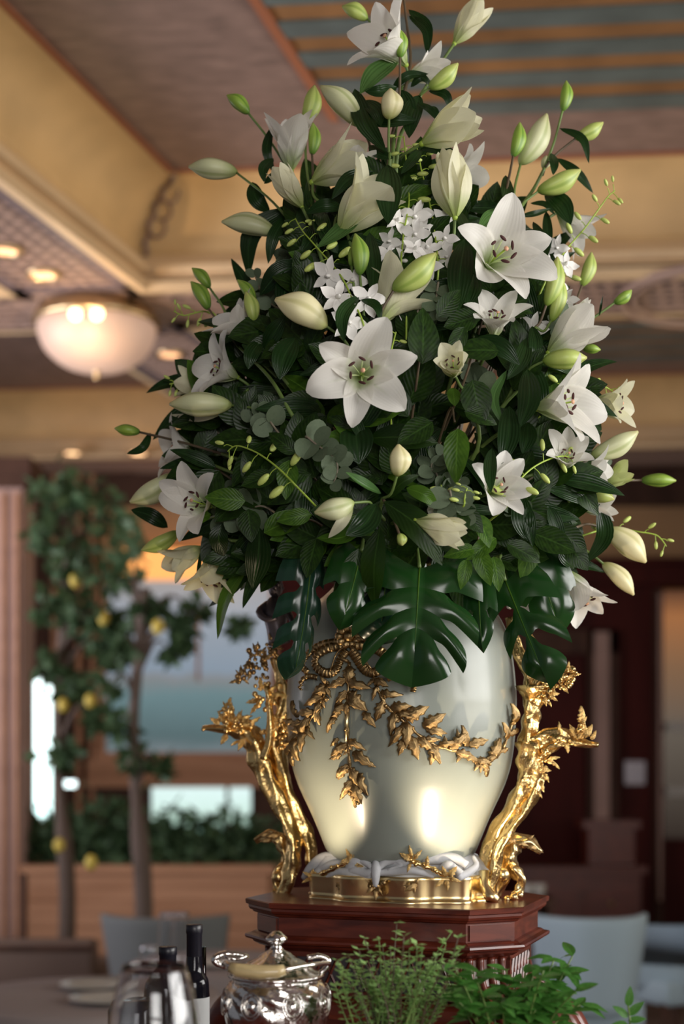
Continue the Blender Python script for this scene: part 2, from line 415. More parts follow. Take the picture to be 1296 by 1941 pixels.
coffer(0, 5.6, -5.0, 0, 1.27, .80); coffer(-6, -.7, -5.0, 0, 1.2, .8, False)
coffer(-6, -.7, .6, 3.9, 1.2, .7, False); coffer(0, 5.6, .6, 3.9, 1.0, .7)
# painted scroll on the coffer's corner cove
sc = MB()
cpt = lambda t, w_: C(-.02 + .30 * (1 - math.cos(t)) + .03 + w_, -(-.02 + .30 * (1 - math.cos(t)) + .012), ZB + .185 + .30 * math.sin(t))
sc.tube([cpt(t / 14 * 1.5, 0.012 * math.sin(t * 2.2)) for t in range(15)], .013, 6)
for (t0, sg) in ((.45, 1), (.75, -1), (1.05, 1)):
    b0 = cpt(t0, 0)
    sc.tube([b0 + Vector((.05 * (1 - math.cos(a / 9 * 5)) * .8 + .002 * a, -.015, -.05 * math.sin(a / 9 * 5) * sg)) for a in range(10)], .008, 6)
sc.build('cove_scroll', 'ceiling_mauve', ceiling, True)
# round plaster ring on the beam at the right
rg = MB(); cc = C(2.95, .3, ZB)
for rr, th in ((.50, .022), (.44, .014)):
    rg.tube([cc + Vector((math.cos(a / 40 * 2 * math.pi) * rr, math.sin(a / 40 * 2 * math.pi) * rr, -.012)) for a in range(41)], th, 8, False)
rg.build('ceiling_ring', 'lattice', ceiling, True)
# recessed downlights
DL = [(82, 520, 0), (8, 474, 0), (322, 671, 0), (137, 857, 1), (262, 857, 1)]
DLL = ['recessed orange downlight in the lattice left of the cornice, in full view', 'recessed orange downlight cut by the left picture edge', 'recessed orange downlight right of the glass dome lamp',
       'round amber downlight far back at the left, dimmer of its pair', 'round bright yellow downlight far back below the bouquet bud at left']
for (px, py, kb), lb in zip(DL, DLL):
    Y = (ZB - .004 - EYE) * F / (HZ - py) if not kb else (ZB - EYE) * F / (HZ - 857)
    p = P(px, py, Y); p.z = ZB
    t = thing('downlight', lb, 'light', p, 'recessed downlights in the ceiling')
    q = MB(); q.add(*lathe([(.085, -.001), (.088, -.014), (.066, -.016), (.062, .004)], 24)); q.build('rim', 'brass_rim', t, True)
    q = MB(); q.add([(0, 0, -.008)] + [(.064 * math.cos(a * math.pi / 12), .064 * math.sin(a * math.pi / 12), -.008) for a in range(24)], [(0, (k + 1) % 24 + 1, k + 1) for k in range(24)])
    q.build('lens', 'downlight_bright' if kb else 'downlight', t)
# glass dome lamp
dl = thing('dome_lamp', 'frosted glass dome ceiling lamp with fluted brass rim on the lattice beam', 'lamp', (-1.345, 7.8, ZB))
q = MB(); q.add(*lathe([(.10, 0), (.30, -.002), (.315, -.02), (.33, -.05), (.345, -.085), (.335, -.10), (.31, -.10)], 64, lambda i, a: 1 + (.012 * math.cos(32 * a) if 2 <= i <= 4 else 0))); q.build('rim', 'brass_rim', dl, True)
q = MB(); q.add(*lathe(smooth_prof([(.325, -.095), (.318, -.15), (.275, -.235), (.19, -.305), (.09, -.337), (.012, -.345)], 4), 64, lambda i, a: 1 + .004 * math.cos(40 * a))); q.build('glass_bowl', 'shade_glass', dl, True)
q = MB(); q.add(*lathe([(0.001, -.39), (.012, -.385), (.018, -.372), (.010, -.36), (.02, -.35), (.024, -.342), (.001, -.335)], 16)); q.build('finial', 'brass_rim', dl, True)
q = MB(); q.tube([(0, -.02, -.10), (0, -.1, -.14), (0, -.325, -.135)], .01, 6); q.build('lamp_stem', 'dark_oak', dl)
for dx in (-.055, .055):
    b_ = MB(); b_.ell((dx, -.315, -.125), (.035, .02, .035)); b_.build('bulb', 'bulb', dl, True)
point('dome_lamp_light', (-1.345, 7.3, 3.6), 9, (1, .72, .45), .02)

# end wall: frieze, dark mouldings, mahogany panelling, windows
YW = 12.2
def wx(px): return (px - CX) / F * YW
def wz(py): return EYE - (py - HZ) / F * YW
wl = MB(); wl.box(-6, 4.2, YW + .25, YW + .4, 0, 4.6); wall_far = struct('wall_far', wl, 'wall_tan')
fz = MB(); fz.box(-6, 4.2, YW + .06, YW + .26, wz(1062), wz(950)); fz.build('frieze', 'wall_tan', wall_far)
q = MB(); q.box(-6, 4.2, YW - .02, YW + .26, wz(950), wz(884)); q.box(-6, 4.2, YW - .06, YW + .06, wz(958), wz(946)); q.build('top_moulding', 'dark_oak', wall_far)
q = MB(); q.box(wx(520), 4.2, YW - .1, YW + .26, wz(1110), wz(1066)); q.box(wx(520), 4.2, YW - .16, YW, wz(1072), wz(1062)); q.build('lower_cornice', 'mahogany_wall', wall_far)
q = MB(); q.box(wx(520), wx(1252), YW, YW + .26, 0, wz(1110)); q.build('panelling', 'mahogany_wall', wall_far)
# door case with pinkish architrave
for x0, x1, y0, y1, d, mt in ((985, 1105, 1225, 1560, .03, 'mahogany_wall'), ):
    q = MB(); q.box(wx(x0), wx(x1), YW - d, YW, wz(y1), wz(y0)); q.build('door_panel', mt, wall_far)
q = MB()
q.box(wx(1112), wx(1168), YW - .09, YW, wz(1640), wz(1196)); q.box(wx(975), wx(1168), YW - .09, YW, wz(1240), wz(1196))
q.build('architrave', 'dark_oak', wall_far)
q = MB(); q.box(wx(1122), wx(1150), YW - .12, YW - .085, wz(1560), wz(1200)); q.build('architrave_bead', 'plaster_pink', wall_far)
q = MB(); q.box(wx(1236), wx(1250), YW - .14, YW, 0, wz(1120)); q.build('post', 'dark_oak', wall_far)
q = MB(); q.box(wx(1241), wx(1246), YW - .16, YW - .13, .4, wz(1130)); q.build('post_bead', 'plaster_pink', wall_far)
o = MB(); o.box(wx(1183), wx(1221), YW - .03, YW, wz(1487), wz(1443)); o.box(wx(1196), wx(1208), YW - .045, YW - .03, wz(1475), wz(1455)); o = o.build('switch_plate', 'plate_switch', None); tag(o, 'square silver switch plate on the dark mahogany wall at right', 'switch plate')
# lit opening at the right edge (a warm room beyond, glass shelves)
q = MB(); q.v = [Vector((wx(1252), YW + .05, wz(1600))), Vector((wx(1330), YW + .05, wz(1600))), Vector((wx(1330), YW + .05, wz(1120))), Vector((wx(1252), YW + .05, wz(1120)))]
q.f = [(0, 1, 2, 3)]; q.uv = [(0, 0), (1, 0), (1, 1), (0, 1)]; q.build('lit_opening', 'lit_room', wall_far)
q = MB(); q.box(wx(1250), wx(1330), YW, YW + .1, 0, wz(1590)); q.build('counter_front', 'mahogany_wall', wall_far)
for y in (1378, 1500):
    o = MB(); o.box(wx(1256), wx(1330), YW - .12, YW - .02, wz(y + 9), wz(y - 9)); o = o.build('glass_shelf', 'china'); tag(o, 'pale glass shelf in the lit alcove at the right edge, ' + ('upper one' if y < 1400 else 'lower one'), 'shelf', 'glass shelves in the lit alcove')
# carved reddish sideboard in front of the wall on the right
YS = 10.8
X = lambda px, Y: (px - CX) / F * Y
Z = lambda py, Y: EYE - (py - HZ) / F * Y
sb = thing('sideboard', 'dark red mahogany sideboard against the panelled wall, behind the pale chair', 'sideboard', (X(1105, YS), YS, 0))
q = MB(); q.box(-.47, .44, 0, .4, 0, Z(1655, YS)); q.build('body', 'mahogany', sb)
q = MB(); q.box(-.52, .48, -.05, .42, Z(1655, YS), Z(1642, YS)); q.build('top', 'mahogany', sb)
q = MB(); q.box(.05, .40, .05, .35, Z(1640, YS), Z(1560, YS)); q.box(.0, .44, .0, .38, Z(1570, YS), Z(1556, YS)); q.build('upper_box', 'mahogany', sb)
for x0 in (-.42, .02):
    q = MB(); q.box(x0, x0 + .38, -.02, 0, .1, Z(1680, YS)); d_ = q.build('door', 'mahogany', sb)
    q = MB(); q.ell((x0 + .19, -.03, .5), (.02, .02, .02)); q.build('knob', 'gold_old', d_, True)
# left part of the end wall: big windows with the sea and the sky outside
def pane(name, x0, x1, y0, y1, mat, parent, dy=.05):
    q = MB(); q.v = [Vector((x0, YW + dy, y0)), Vector((x1, YW + dy, y0)), Vector((x1, YW + dy, y1)), Vector((x0, YW + dy, y1))]
    q.f = [(0, 1, 2, 3)]; q.uv = [(0, 0), (1, 0), (1, 1), (0, 1)]; return q.build(name, mat, parent)
wf = MB(); a = 10
wf.box(wx(185), wx(200), YW - .04, YW + .06, wz(1430), wz(1075)); wf.box(wx(512), wx(526), YW - .04, YW + .06, wz(1430), wz(1075)); wf.box(wx(372), wx(378), YW, YW + .06, wz(1290), wz(1100))
wf.box(wx(185), wx(526), YW - .1, YW + .06, wz(1440), wz(1426))
win = struct('window_1', wf, 'oak'); pane('pane', wx(198), wx(514), wz(1430), wz(1090), 'view_sea', win)
q = MB(); q.box(wx(236), wx(520), YW - .22, YW + .02, wz(1100), wz(1048)); q.build('pelmet', 'pelmet_glow', win)
q = MB(); q.box(wx(170), wx(540), YW - .14, YW + .06, wz(1492), wz(1440)); q.build('sill_panel', 'oak', win)
wf = MB(); wf.box(wx(280), wx(286), YW - .03, YW + .06, wz(1580), wz(1492)); wf.box(wx(428), wx(434), YW - .03, YW + .06, wz(1580), wz(1492)); wf.box(wx(476), wx(482), YW - .03, YW + .06, wz(1580), wz(1492)); wf.box(wx(280), wx(482), YW - .03, YW + .06, wz(1586), wz(1578))
w2 = struct('window_2', wf, 'dark_oak'); pane('pane', wx(286), wx(476), wz(1580), wz(1492), 'view_garden', w2)
q = MB(); q.box(wx(480), wx(530), YW - .03, YW + .2, wz(1600), wz(1492)); q.box(wx(100), wx(280), YW - .03, YW + .2, wz(1600), wz(1492)); q.build('side_panel', 'dark_oak', w2)
wf = MB()
for x0, x1 in ((40, 52), (100, 108), (146, 156), (172, 180)): wf.box(wx(x0), wx(x1), YW - .05, YW + .05, wz(1560), wz(900))
w3 = struct('window_3', wf, 'oak'); pane('pane', wx(52), wx(100), wz(1555), wz(1282), 'view_bright', w3); pane('pane', wx(108), wx(146), wz(1560), wz(1480), 'view_bright', w3)
q = MB(); q.box(wx(20), wx(186), YW + .02, YW + .2, wz(1282), wz(900)); q.box(wx(108), wx(186), YW + .02, YW + .2, wz(1480), wz(1282)); q.build('shutter', 'dark_oak', w3)
q = MB(); q.box(-6, wx(540), YW - .1, YW + .2, 0, wz(1590)); q.build('apron', 'oak', w3)
# pink pillar at the left edge
YP = 9.0
q = MB(); q.box(X(-70, YP), X(42, YP), YP, YP + .35, 0, Z(868, YP)); pl = q.build('trim_1', 'plaster_pink'); pl['kind'] = 'structure'
q = MB(); q.box(X(-80, YP), X(60, YP), YP - .05, YP + .4, Z(905, YP), Z(868, YP)); q.box(X(-76, YP), X(52, YP), YP - .03, YP + .38, Z(925, YP), Z(905, YP)); q.build('capital', 'dark_oak', pl)
for x0 in (4, 28): q = MB(); q.box(X(x0, YP), X(x0 + 7, YP), YP - .02, YP, .2, Z(935, YP)); q.build('flute', 'oak', pl)
# planter box with hedge
YB = 9.0
pb = thing('planter_box', 'long tan wooden planter wall below the windows, filled with greenery', 'planter', (X(280, YB), YB, 0))
hw = (X(515, YB) - X(60, YB)) / 2
q = MB(); q.box(-hw, hw, 0, .5, 0, Z(1655, YB)); q.build('body', 'oak', pb)
q = MB(); q.box(-hw - .04, hw + .04, -.04, .54, Z(1655, YB), Z(1640, YB)); q.build('rim', 'oak', pb)
for k in range(9):
    z0 = .1 + k * .085; q = MB(); q.box(-hw, hw, -.012, 0, z0, z0 + .078); q.build('plank', 'oak', pb)
def tri_leaves(n, sample, size, mat, name, parent):
    mb = MB(); rnd = random.Random(n)
    for _ in range(n):
        c = sample(rnd); s = size * rnd.uniform(.6, 1.3)
        a = Vector((rnd.gauss(0, 1), rnd.gauss(0, 1), rnd.gauss(0, 1) - .3)).normalized(); b_ = a.orthogonal(); b_.rotate(Quaternion(a, rnd.uniform(0, 6.28)))
        n_ = a.cross(b_)
        mb.add([c, c + a * s * .5 + b_ * s * .24 + n_ * s * .05, c + a * s, c + a * s * .5 - b_ * s * .24 + n_ * s * .05], [(0, 1, 2), (0, 2, 3)])
    o = mb.build(name, mat, parent); o['kind'] = 'stuff'; return o
for k in range(11):
    x = X(80 + k * 42, YB + .25)
    h = thing('hedge_plant', 'dense green leafy plant in the tan planter, ' + ('leftmost', 'second from left', 'third from left', 'fourth from left', 'fifth from left', 'middle one', 'fifth from right', 'fourth from right', 'third from right', 'second from right', 'rightmost')[k], 'plant', (x, YB + .25, Z(1655, YB)), 'leafy plants in the planter box')
    q = MB()
    for s in range(3): q.tube([(0, 0, -.05), (random.uniform(-.06, .06), 0, .15), (random.uniform(-.12, .12), 0, .3)], .006, 5)
    q.build('stem', 'bark', h)
    tri_leaves(260 + k, lambda r, _k=k: Vector((r.gauss(0, .06), r.gauss(0, .06), .02 + abs(r.gauss(.14, .10)) * (1.1 if _k < 4 else .95))), .09, 'leaf_tree', 'foliage', h)
# lemon trees
def lemon_tree(label, px, Y, top, bot, spreadpx, blobs, lemons, n):
    x = X(px, Y); t = thing('lemon_tree', label, 'tree', (x, Y, 0), 'lemon trees by the windows')
    q = MB(); q.tube(spline([(0, 0, 0), (.03, 0, .8), (-.03, .02, 1.7), (.04, 0, Z(top, Y) - .3)], 5), [.05] * 8 + [.03] * 8, 8); q.build('trunk', 'bark', t, True)
    q = MB()
    for (bx, by, r) in blobs:
        e = Vector((X(bx, Y) - x, 0, Z(by, Y))); s = Vector((0, 0, min(e.z - .1, Z(top, Y) - .5)))
        q.tube(spline([s, s.lerp(e, .5) + Vector((0, 0, .12)), e], 4), [.016] * 3 + [.01] * 3 + [.006] * 3, 5)
    q.build('branch', 'bark', t, True)
    def smp(r):
        bx, by, rr = r.choice(blobs); k = rr / F * Y
        return Vector((X(bx, Y) - x + r.gauss(0, k * .5), r.gauss(0, k * .5), Z(by, Y) + r.gauss(0, k * .5)))
    tri_leaves(n, smp, .10, 'leaf_tree', 'foliage', t)
    for lx, ly in lemons:
        l = MB(); l.ell((0, 0, 0), (.034, .034, .043), 12, 8); l.build('lemon', 'lemon', t, True, loc=(X(lx, Y) - x, -.12, Z(ly, Y)))
lemon_tree('tall lemon tree with a few yellow fruits beside the pink pillar', 118, 8.3, 900, 1500, 0,
           [(120, 930, 40), (170, 960, 50), (230, 990, 45), (90, 1010, 40), (140, 1060, 50), (200, 1090, 45), (110, 1150, 40), (170, 1180, 40), (225, 1190, 32), (95, 1260, 25), (140, 1300, 28), (185, 1360, 20), (120, 1430, 22), (210, 1240, 25)],
           [(203, 1176), (128, 1338), (178, 1330), (120, 1600), (150, 1105)], 1000)
lemon_tree('slim lemon tree hanging thin twigs before the pale blue window', 262, 7.7, 1010, 1480, 0,
           [(250, 1030, 26), (240, 1090, 22), (232, 1230, 18), (348, 1215, 11), (345, 1185, 8), (372, 1155, 10), (275, 1150, 12), (300, 1160, 10), (250, 1440, 22), (300, 1455, 16), (226, 1380, 20), (455, 1185, 8), (205, 1300, 16), (330, 1240, 6)],
           [(305, 1192), (180, 1632)], 480)

# ---------------- chairs and tables in the background
def rbox(x0, x1, y0, y1, z0, z1, bev=.02):
    import bmesh
    bm = bmesh.new(); bmesh.ops.create_cube(bm, size=1)
    for v in bm.verts: v.co = Vector((x0 + (v.co.x + .5) * (x1 - x0), y0 + (v.co.y + .5) * (y1 - y0), z0 + (v.co.z + .5) * (z1 - z0)))
    bmesh.ops.bevel(bm, geom=bm.edges[:], offset=bev, segments=3, affect='EDGES', profile=.5)
    v = [x.co.copy() for x in bm.verts]; bm.verts.index_update(); f = [tuple(q.index for q in a.verts) for a in bm.faces]; bm.free(); return v, f
def chair(label, px, Y, w_, top, mat, rz=0, taper=.82):
    t = thing('dining_chair', label, 'chair', (X(px, Y), Y, 0), 'upholstered chairs at the far tables', rz)
    q = MB(); n = 16; prof_ = []       # curved back shell, seen from behind
    for (zi, zz) in enumerate([.40, .46, .6, .75, top - .03, top - .006, top]):
        k = taper + (1 - taper) * (zz - .4) / (top - .4); sh = .012 if zi == 6 else (.004 if zi == 5 else 0)
        for side in (0, 1):
            for i in range(n + 1):
                a = -1 + 2 * i / n; x = a * w_ / 2 * k * (1 - sh); y = -.06 + .22 * abs(a) ** 2.6 + (.075 if side else 0) - (zz - .4) * .12 - (sh * 1.2 if side else -sh * 1.2)
                q.v.append(Vector((x, y, zz))); q.uv.append((0, 0))
    L = n + 1
    for zi in range(6):
        b0 = zi * 2 * L; b1 = b0 + 2 * L
        for i in range(n):
            q.f.append((b0 + i, b0 + i + 1, b1 + i + 1, b1 + i)); q.f.append((b0 + L + i + 1, b0 + L + i, b1 + L + i, b1 + L + i + 1))
        q.f.append((b0, b1, b1 + L, b0 + L)); q.f.append((b0 + n, b0 + L + n, b1 + L + n, b1 + n))
    bt = 12 * L
    for i in range(n): q.f.append((bt + i, bt + i + 1, bt + L + i + 1, bt + L + i)); q.f.append((i + 1, i, L + i, L + i + 1))
    q.build('backrest', mat, t, True)
    q = MB(); q.add(*rbox(-w_ * .41, w_ * .41, -.02, .48, .34, .47, .03)); q.build('seat', mat, t, True)
    for sx in (-1, 1):
        for sy in (0.02, .44):
            q = MB(); q.tube([(sx * w_ * .36, sy, 0), (sx * w_ * .37, sy, .36)], [.014, .024], 8); q.build('leg', 'dark_oak', t, True)
chair('pale blue-grey upholstered tub chair to the right of the pedestal', 1132, 6.5, .545, Z(1738, 6.5), 'fabric_blue', .10)
chair('dark grey upholstered chair seen from behind, left of the pedestal', 303, 6.9, .64, Z(1738, 6.9), 'fabric_grey', -.06)
chair('pale grey chair cut off by the right picture edge', 1330, 7.2, .60, Z(1815, 7.2), 'fabric_blue', .5)
so = thing('banquette', 'brown upholstered banquette bench at the lower left edge', 'bench', (X(60, 7.6), 7.6, 0))
q = MB(); q.add(*rbox(-.8, .34, -.05, .12, .05, Z(1782, 7.6), .03)); q.build('backrest', 'fabric_brown', so, True)
q = MB(); q.add(*rbox(-.8, .34, .1, .6, .1, .45, .03)); q.build('seat', 'fabric_brown', so, True)
q = MB(); q.box(-.8, .34, -.06, -.04, Z(1790, 7.6) - .03, Z(1790, 7.6)); q.build('top_rail', 'dark_oak', so)
def table(label, px, Y, r, h, mat='linen'):
    t = thing('dining_table', label, 'table', (X(px, Y), Y, 0), 'cloth covered dining tables')
    q = MB(); q.add(*lathe([(.001, h), (r * .6, h), (r, h), (r + .006, h - .008), (r + .012, h - .1), (r + .03, h - .38), (r + .02, h - .385), (r - .01, h - .03)], 48, lambda i, a: 1 + (.02 * math.cos(14 * a) if 4 <= i <= 6 else 0)))
    q.build('tablecloth', mat, t, True)
    q = MB(); q.tube([(0, 0, 0), (0, 0, h - .02)], .05, 12); q.tube([(0, 0, 0), (0, 0, .03)], .25, 20); q.build('pedestal_leg', 'dark_oak', t)
    return t
table('round table under pinkish linen at the lower left', 165, 5.0, .46, .74)
table('round table under pinkish linen behind the silver urn', 440, 5.9, .42, .73)
for (px, Y, hh, lb) in ((200, 4.85, .742, 'white plate nearest on the left linen table'), (178, 5.15, .742, 'white plate further back on the left linen table'), (395, 5.8, .732, 'white plate on the linen table behind the urn')):
    q = MB(); q.add(*lathe([(.001, .004), (.07, .004), (.085, .010), (.125, .016), (.126, .019), (.085, .014), (.07, .008), (.001, .008)], 40)); o = q.build('plate', 'china', None, True, loc=(X(px, Y), Y, hh)); tag(o, lb, 'plate', 'plates on the far tables')
def stem_glass(name, label, x, y, z, prof_out, group=None):
    pr = prof_out; q = MB(); q.add(*lathe(pr, 40)); o = q.build(name, 'glass', None, True, loc=(x, y, z)); tag(o, label, 'glass', group); return o
def goblet(h, rb, rr, bowl0, th=.0011, rf=.034):
    """closed profile: foot, stem, bowl outside, rim, bowl inside"""
    p = [(.0005, 0), (rf, 0), (rf, .0015), (.012, .004), (.0045, .012), (.0038, bowl0 * .6), (.005, bowl0 * .93)]
    out = [(.010, bowl0 * 1.0 + .002), (rb * .62, bowl0 + (h - bowl0) * .09), (rb * .93, bowl0 + (h - bowl0) * .24), (rb, bowl0 + (h - bowl0) * .40), (rb * .97, bowl0 + (h - bowl0) * .56), ((rb + rr) / 2, bowl0 + (h - bowl0) * .80), (rr, h)]
    out = smooth_prof(out, 4); inn = [(max(.0005, r - th), z + (.002 if r < rb * .9 and z < bowl0 + .4 * (h - bowl0) else 0)) for r, z in reversed(out)]
    return p + out + [(rr - th * .5, h + .0006)] + inn + [(.0005, bowl0 + .006)]
for (px, Y, hh, lb) in ((318, 4.9, .19, 'tall stemmed glass on the far left table, left of the pair'), (342, 4.85, .18, 'tall stemmed glass on the far left table, right of the pair'), (283, 5.0, .13, 'small stemmed glass on the far left table')):
    stem_glass('stemmed_glass', lb, X(px, Y), Y, .742, goblet(hh + (Z(1730, Y) - .742 - hh if px > 300 else Z(1792, Y) - .742 - hh), .034, .028, .09), 'glasses on the far left table')
for (px, lb) in ((1000, 'small white cup beside the pedestal corner, left one'), (1022, 'small white cup beside the pedestal corner, right one')):
    q = MB(); q.add(*lathe([(.001, 0), (.02, 0), (.03, .02), (.038, .06), (.040, .075), (.037, .073), (.034, .05), (.001, .012)], 24)); o = q.build('cup', 'china', None, True, loc=(X(px, 8.6), 8.6, Z(1700, 8.6))); tag(o, lb, 'cup', 'cups on the far side table')
q = MB(); q.box(X(985, 8.6), X(1045, 8.6), 8.4, 8.8, Z(1700, 8.6) - .03, Z(1700, 8.6)); q.box(X(990, 8.6), X(1000, 8.6), 8.42, 8.78, 0, Z(1700, 8.6)); q.box(X(1030, 8.6), X(1040, 8.6), 8.42, 8.78, 0, Z(1700, 8.6)); o = q.build('side_table', 'dark_oak'); tag(o, 'small dark side table with cups behind the pedestal', 'table')

# other walls, out of frame; the windows the daylight and the added ceiling fills come through
def window_wall(axis, pos, a0, a1, h0, h1, lo, hi, name, wn):
    q = MB(); T = .15
    def bx(u0, u1, z0, z1, mb, d0=0, d1=T):
        if axis == 'x': mb.box(pos + d0, pos + d1, u0, u1, z0, z1)
        else: mb.box(u0, u1, pos - d1, pos - d0, z0, z1)
    bx(lo, a0, 0, 4.62, q); bx(a1, hi, 0, 4.62, q); bx(a0, a1, 0, h0, q); bx(a0, a1, h1, 4.62, q)
    wlo = struct(name, q, 'wall_plain')
    q = MB(); n = 3
    for k in range(n + 1): u = a0 + (a1 - a0) * k / n; bx(u - .025, u + .025, h0, h1, q, -.02, .05)
    for z in (h0, (h0 + h1) * .5, h1): bx(a0, a1, z - .025, z + .025, q, -.02, .05)
    struct(wn, q, 'china')
window_wall('x', 3.8, -.6, 2.9, 1.5, 3.3, -3.4, 5.6, 'wall_right', 'window_4')
window_wall('x', 3.8, 5.8, 9.4, 1.0, 2.9, 5.6, 13, 'wall_right_far', 'window_6')
window_wall('x', -4.7, 4.6, 8.2, 1.0, 2.9, 4.3, 13, 'wall_left', 'window_7')
window_wall('y', -3.0, -.2, 2.0, 1.15, 3.1, -2.4, 3.8, 'wall_back', 'window_5')
# ================================================================ TABLE, PEDESTAL, VASE
TZ = 1.06
AX, AY, PT = .1064, 2.56, 1.313
PHI = R(-19)
tb = thing('serving_table', 'high dark wooden serving table carrying the pedestal, urn and herbs', 'table', (.1, 1.95, 0))
q = MB(); q.add(*rbox(-.62, .62, -.62, .69, TZ - .035, TZ, .008)); q.build('tabletop', 'mahogany', tb)
q = MB(); q.add(*rbox(-.56, .56, -.56, .63, TZ - .14, TZ - .035, .004)); q.build('apron', 'mahogany', tb)
for sx in (-1, 1):
    for y0 in (-.54, .61):
        q = MB(); q.tube([(sx * .54, y0 + .0, 0), (sx * .54, y0, .2), (sx * .54, y0, .9), (sx * .54, y0, TZ - .04)], [.02, .03, .036, .04], 12); q.build('leg', 'mahogany', tb, True)

ped = thing('pedestal', 'carved mahogany octagonal pedestal with stepped mouldings under the gilt vase', 'pedestal', (.102, AY, TZ), rz=PHI)
def octo(o, w=.502, d=.37, c=.0745, o2=None):
    oy = o if o2 is None else o2
    x, y, c = w / 2 + o, d / 2 + oy, c + (o * .41)
    return [(-x + c, -y), (x - c, -y), (x, -y + c), (x, y - c), (x - c, y), (-x + c, y), (-x, y - c), (-x, -y + c)]
def octloft(prof, name, mat, parent):
    q = MB(); rings = [(octo(o), z - TZ) for o, z in prof]
    for ring, z in rings: q.v += [Vector((x, y, z)) for x, y in ring]; q.uv += [(0, 0)] * 8
    for i in range(len(rings) - 1):
        for k in range(8): k2 = (k + 1) % 8; q.f.append((i * 8 + k, i * 8 + k2, i * 8 + 8 + k2, i * 8 + 8 + k))
    q.f.append(tuple(range(7, -1, -1))); q.f.append(tuple((len(rings) - 1) * 8 + k for k in range(8)))
    return q.build(name, mat, parent)
# top, cornice
octloft([(-.02, 1.286), (-.012, 1.289), (-.010, 1.292), (-.006, 1.294), (-.004, 1.298), (-.004, 1.302), (.0, 1.304), (.001, 1.3115), (-.001, 1.313)], 'top_moulding', 'mahogany', ped)
octloft([(-.018, 1.250), (-.018, 1.287)], 'frieze', 'mahogany', ped)
octloft([(-.03, 1.228), (-.022, 1.230), (-.012, 1.236), (-.010, 1.240), (.0, 1.243), (.002, 1.2465), (.001, 1.250), (-.008, 1.252), (-.012, 1.255), (-.018, 1.2565)], 'lower_moulding', 'mahogany', ped)
octloft([(-.05, 1.150), (-.042, 1.20), (-.034, 1.222), (-.03, 1.229)], 'body', 'mahogany', ped)
octloft([(.0, TZ), (.0, 1.120), (-.006, 1.126), (-.012, 1.142), (-.03, 1.152), (-.05, 1.156)], 'base', 'mahogany', ped)
# raised panels on the chamfers of the frieze
oc = octo(-.018)
def face_frame(a, b):
    a = Vector((*a, 0)); b = Vector((*b, 0)); t = (b - a).normalized(); n = Vector((t.y, -t.x, 0)); return (a + b) / 2, t, n, (b - a).length
def slab(mb, mid, t, n, x0, x1, z0, z1, d0, d1):
    c = []
    for z in (z0, z1):
        for (x, d) in ((x0, d0), (x1, d0), (x1, d1), (x0, d1)): p = mid + t * x + n * d; c.append((p.x, p.y, z - TZ))
    mb.add(c, [(0, 3, 2, 1), (4, 5, 6, 7), (0, 1, 5, 4), (1, 2, 6, 5), (2, 3, 7, 6), (3, 0, 4, 7)])
for (i, j) in ((1, 2), (7, 0)):
    mid, t_, n_, L = face_frame(oc[i], oc[j]); q = MB(); slab(q, mid, t_, n_, -L * .44, L * .44, 1.2585, 1.2845, -.004, .003); q.build('corner_panel', 'mahogany', ped)
# reeded corner brackets that flare outwards
for (i, j) in ((1, 2), (7, 0), (3, 4), (5, 6)):
    oc2 = octo(-.03); mid, t_, n_, L = face_frame(oc2[i], oc2[j])
    br = MB(); pts = [(1.228, -.004), (1.205, -.002), (1.180, .006), (1.160, .020), (1.145, .040), (1.130, .062), (1.1205, .075)]
    for z, d in pts:
        for x in (-L * .46, L * .46):
            for dd in (d, d - .03): p = mid + t_ * x + n_ * dd; br.v.append(Vector((p.x, p.y, z - TZ))); br.uv.append((0, 0))
    for k in range(len(pts) - 1):
        a = k * 4; b = a + 4; br.f += [(a, a + 2, b + 2, b), (a + 1, b + 1, b + 3, a + 3), (a, b, b + 1, a + 1), (a + 2, a + 3, b + 3, b + 2)]
    br.f += [(0, 1, 3, 2), (24, 26, 27, 25)]
    b_ = br.build('bracket', 'mahogany', ped)
    for k in range(4):
        x = (-.36 + .24 * k) * L; q = MB()
        q.tube([(mid + t_ * x + n_ * (d + .002) + Vector((0, 0, z - TZ))) for z, d in spline([Vector((z, d, 0)) for z, d in pts], 2) and [(s.x, s.y) for s in spline([Vector((z, d, 0)) for z, d in pts], 3)]], .0062, 8)
        q.build('reed', 'mahogany', b_, True)
# lattice fret panels on front and sides
for (i, j) in ((0, 1), (2, 3), (6, 7)):
    oc3 = octo(-.036); mid, t_, n_, L = face_frame(oc3[i], oc3[j])
    q = MB(); slab(q, mid, t_, n_, -L * .5, L * .5, 1.160, 1.228, -.006, .001); q.build('fret_ground', 'lattice_void', ped)
    fr = MB(); slab(fr, mid, t_, n_, -L * .5, L * .5, 1.220, 1.229, 0, .008); slab(fr, mid, t_, n_, -L * .5, L * .5, 1.155, 1.164, 0, .008)
    slab(fr, mid, t_, n_, -L * .5, -L * .5 + .012, 1.16, 1.225, 0, .008); slab(fr, mid, t_, n_, L * .5 - .012, L * .5, 1.16, 1.225, 0, .008)
    f_ = fr.build('fret_frame', 'mahogany', ped)
    p = .026; x = -L * .5 + .014
    while x < L * .5 - p:
        for sgn in (1, -1):
            s = MB(); a = mid + t_ * (x if sgn > 0 else x + p) + n_ * .004 + Vector((0, 0, 1.164 - TZ)); b = mid + t_ * (x + p if sgn > 0 else x) + n_ * (.004 + .001 * sgn) + Vector((0, 0, 1.22 - TZ))
            s.tube([a, b], .0026, 4); s.build('fret_bar', 'mahogany', f_)
        x += p
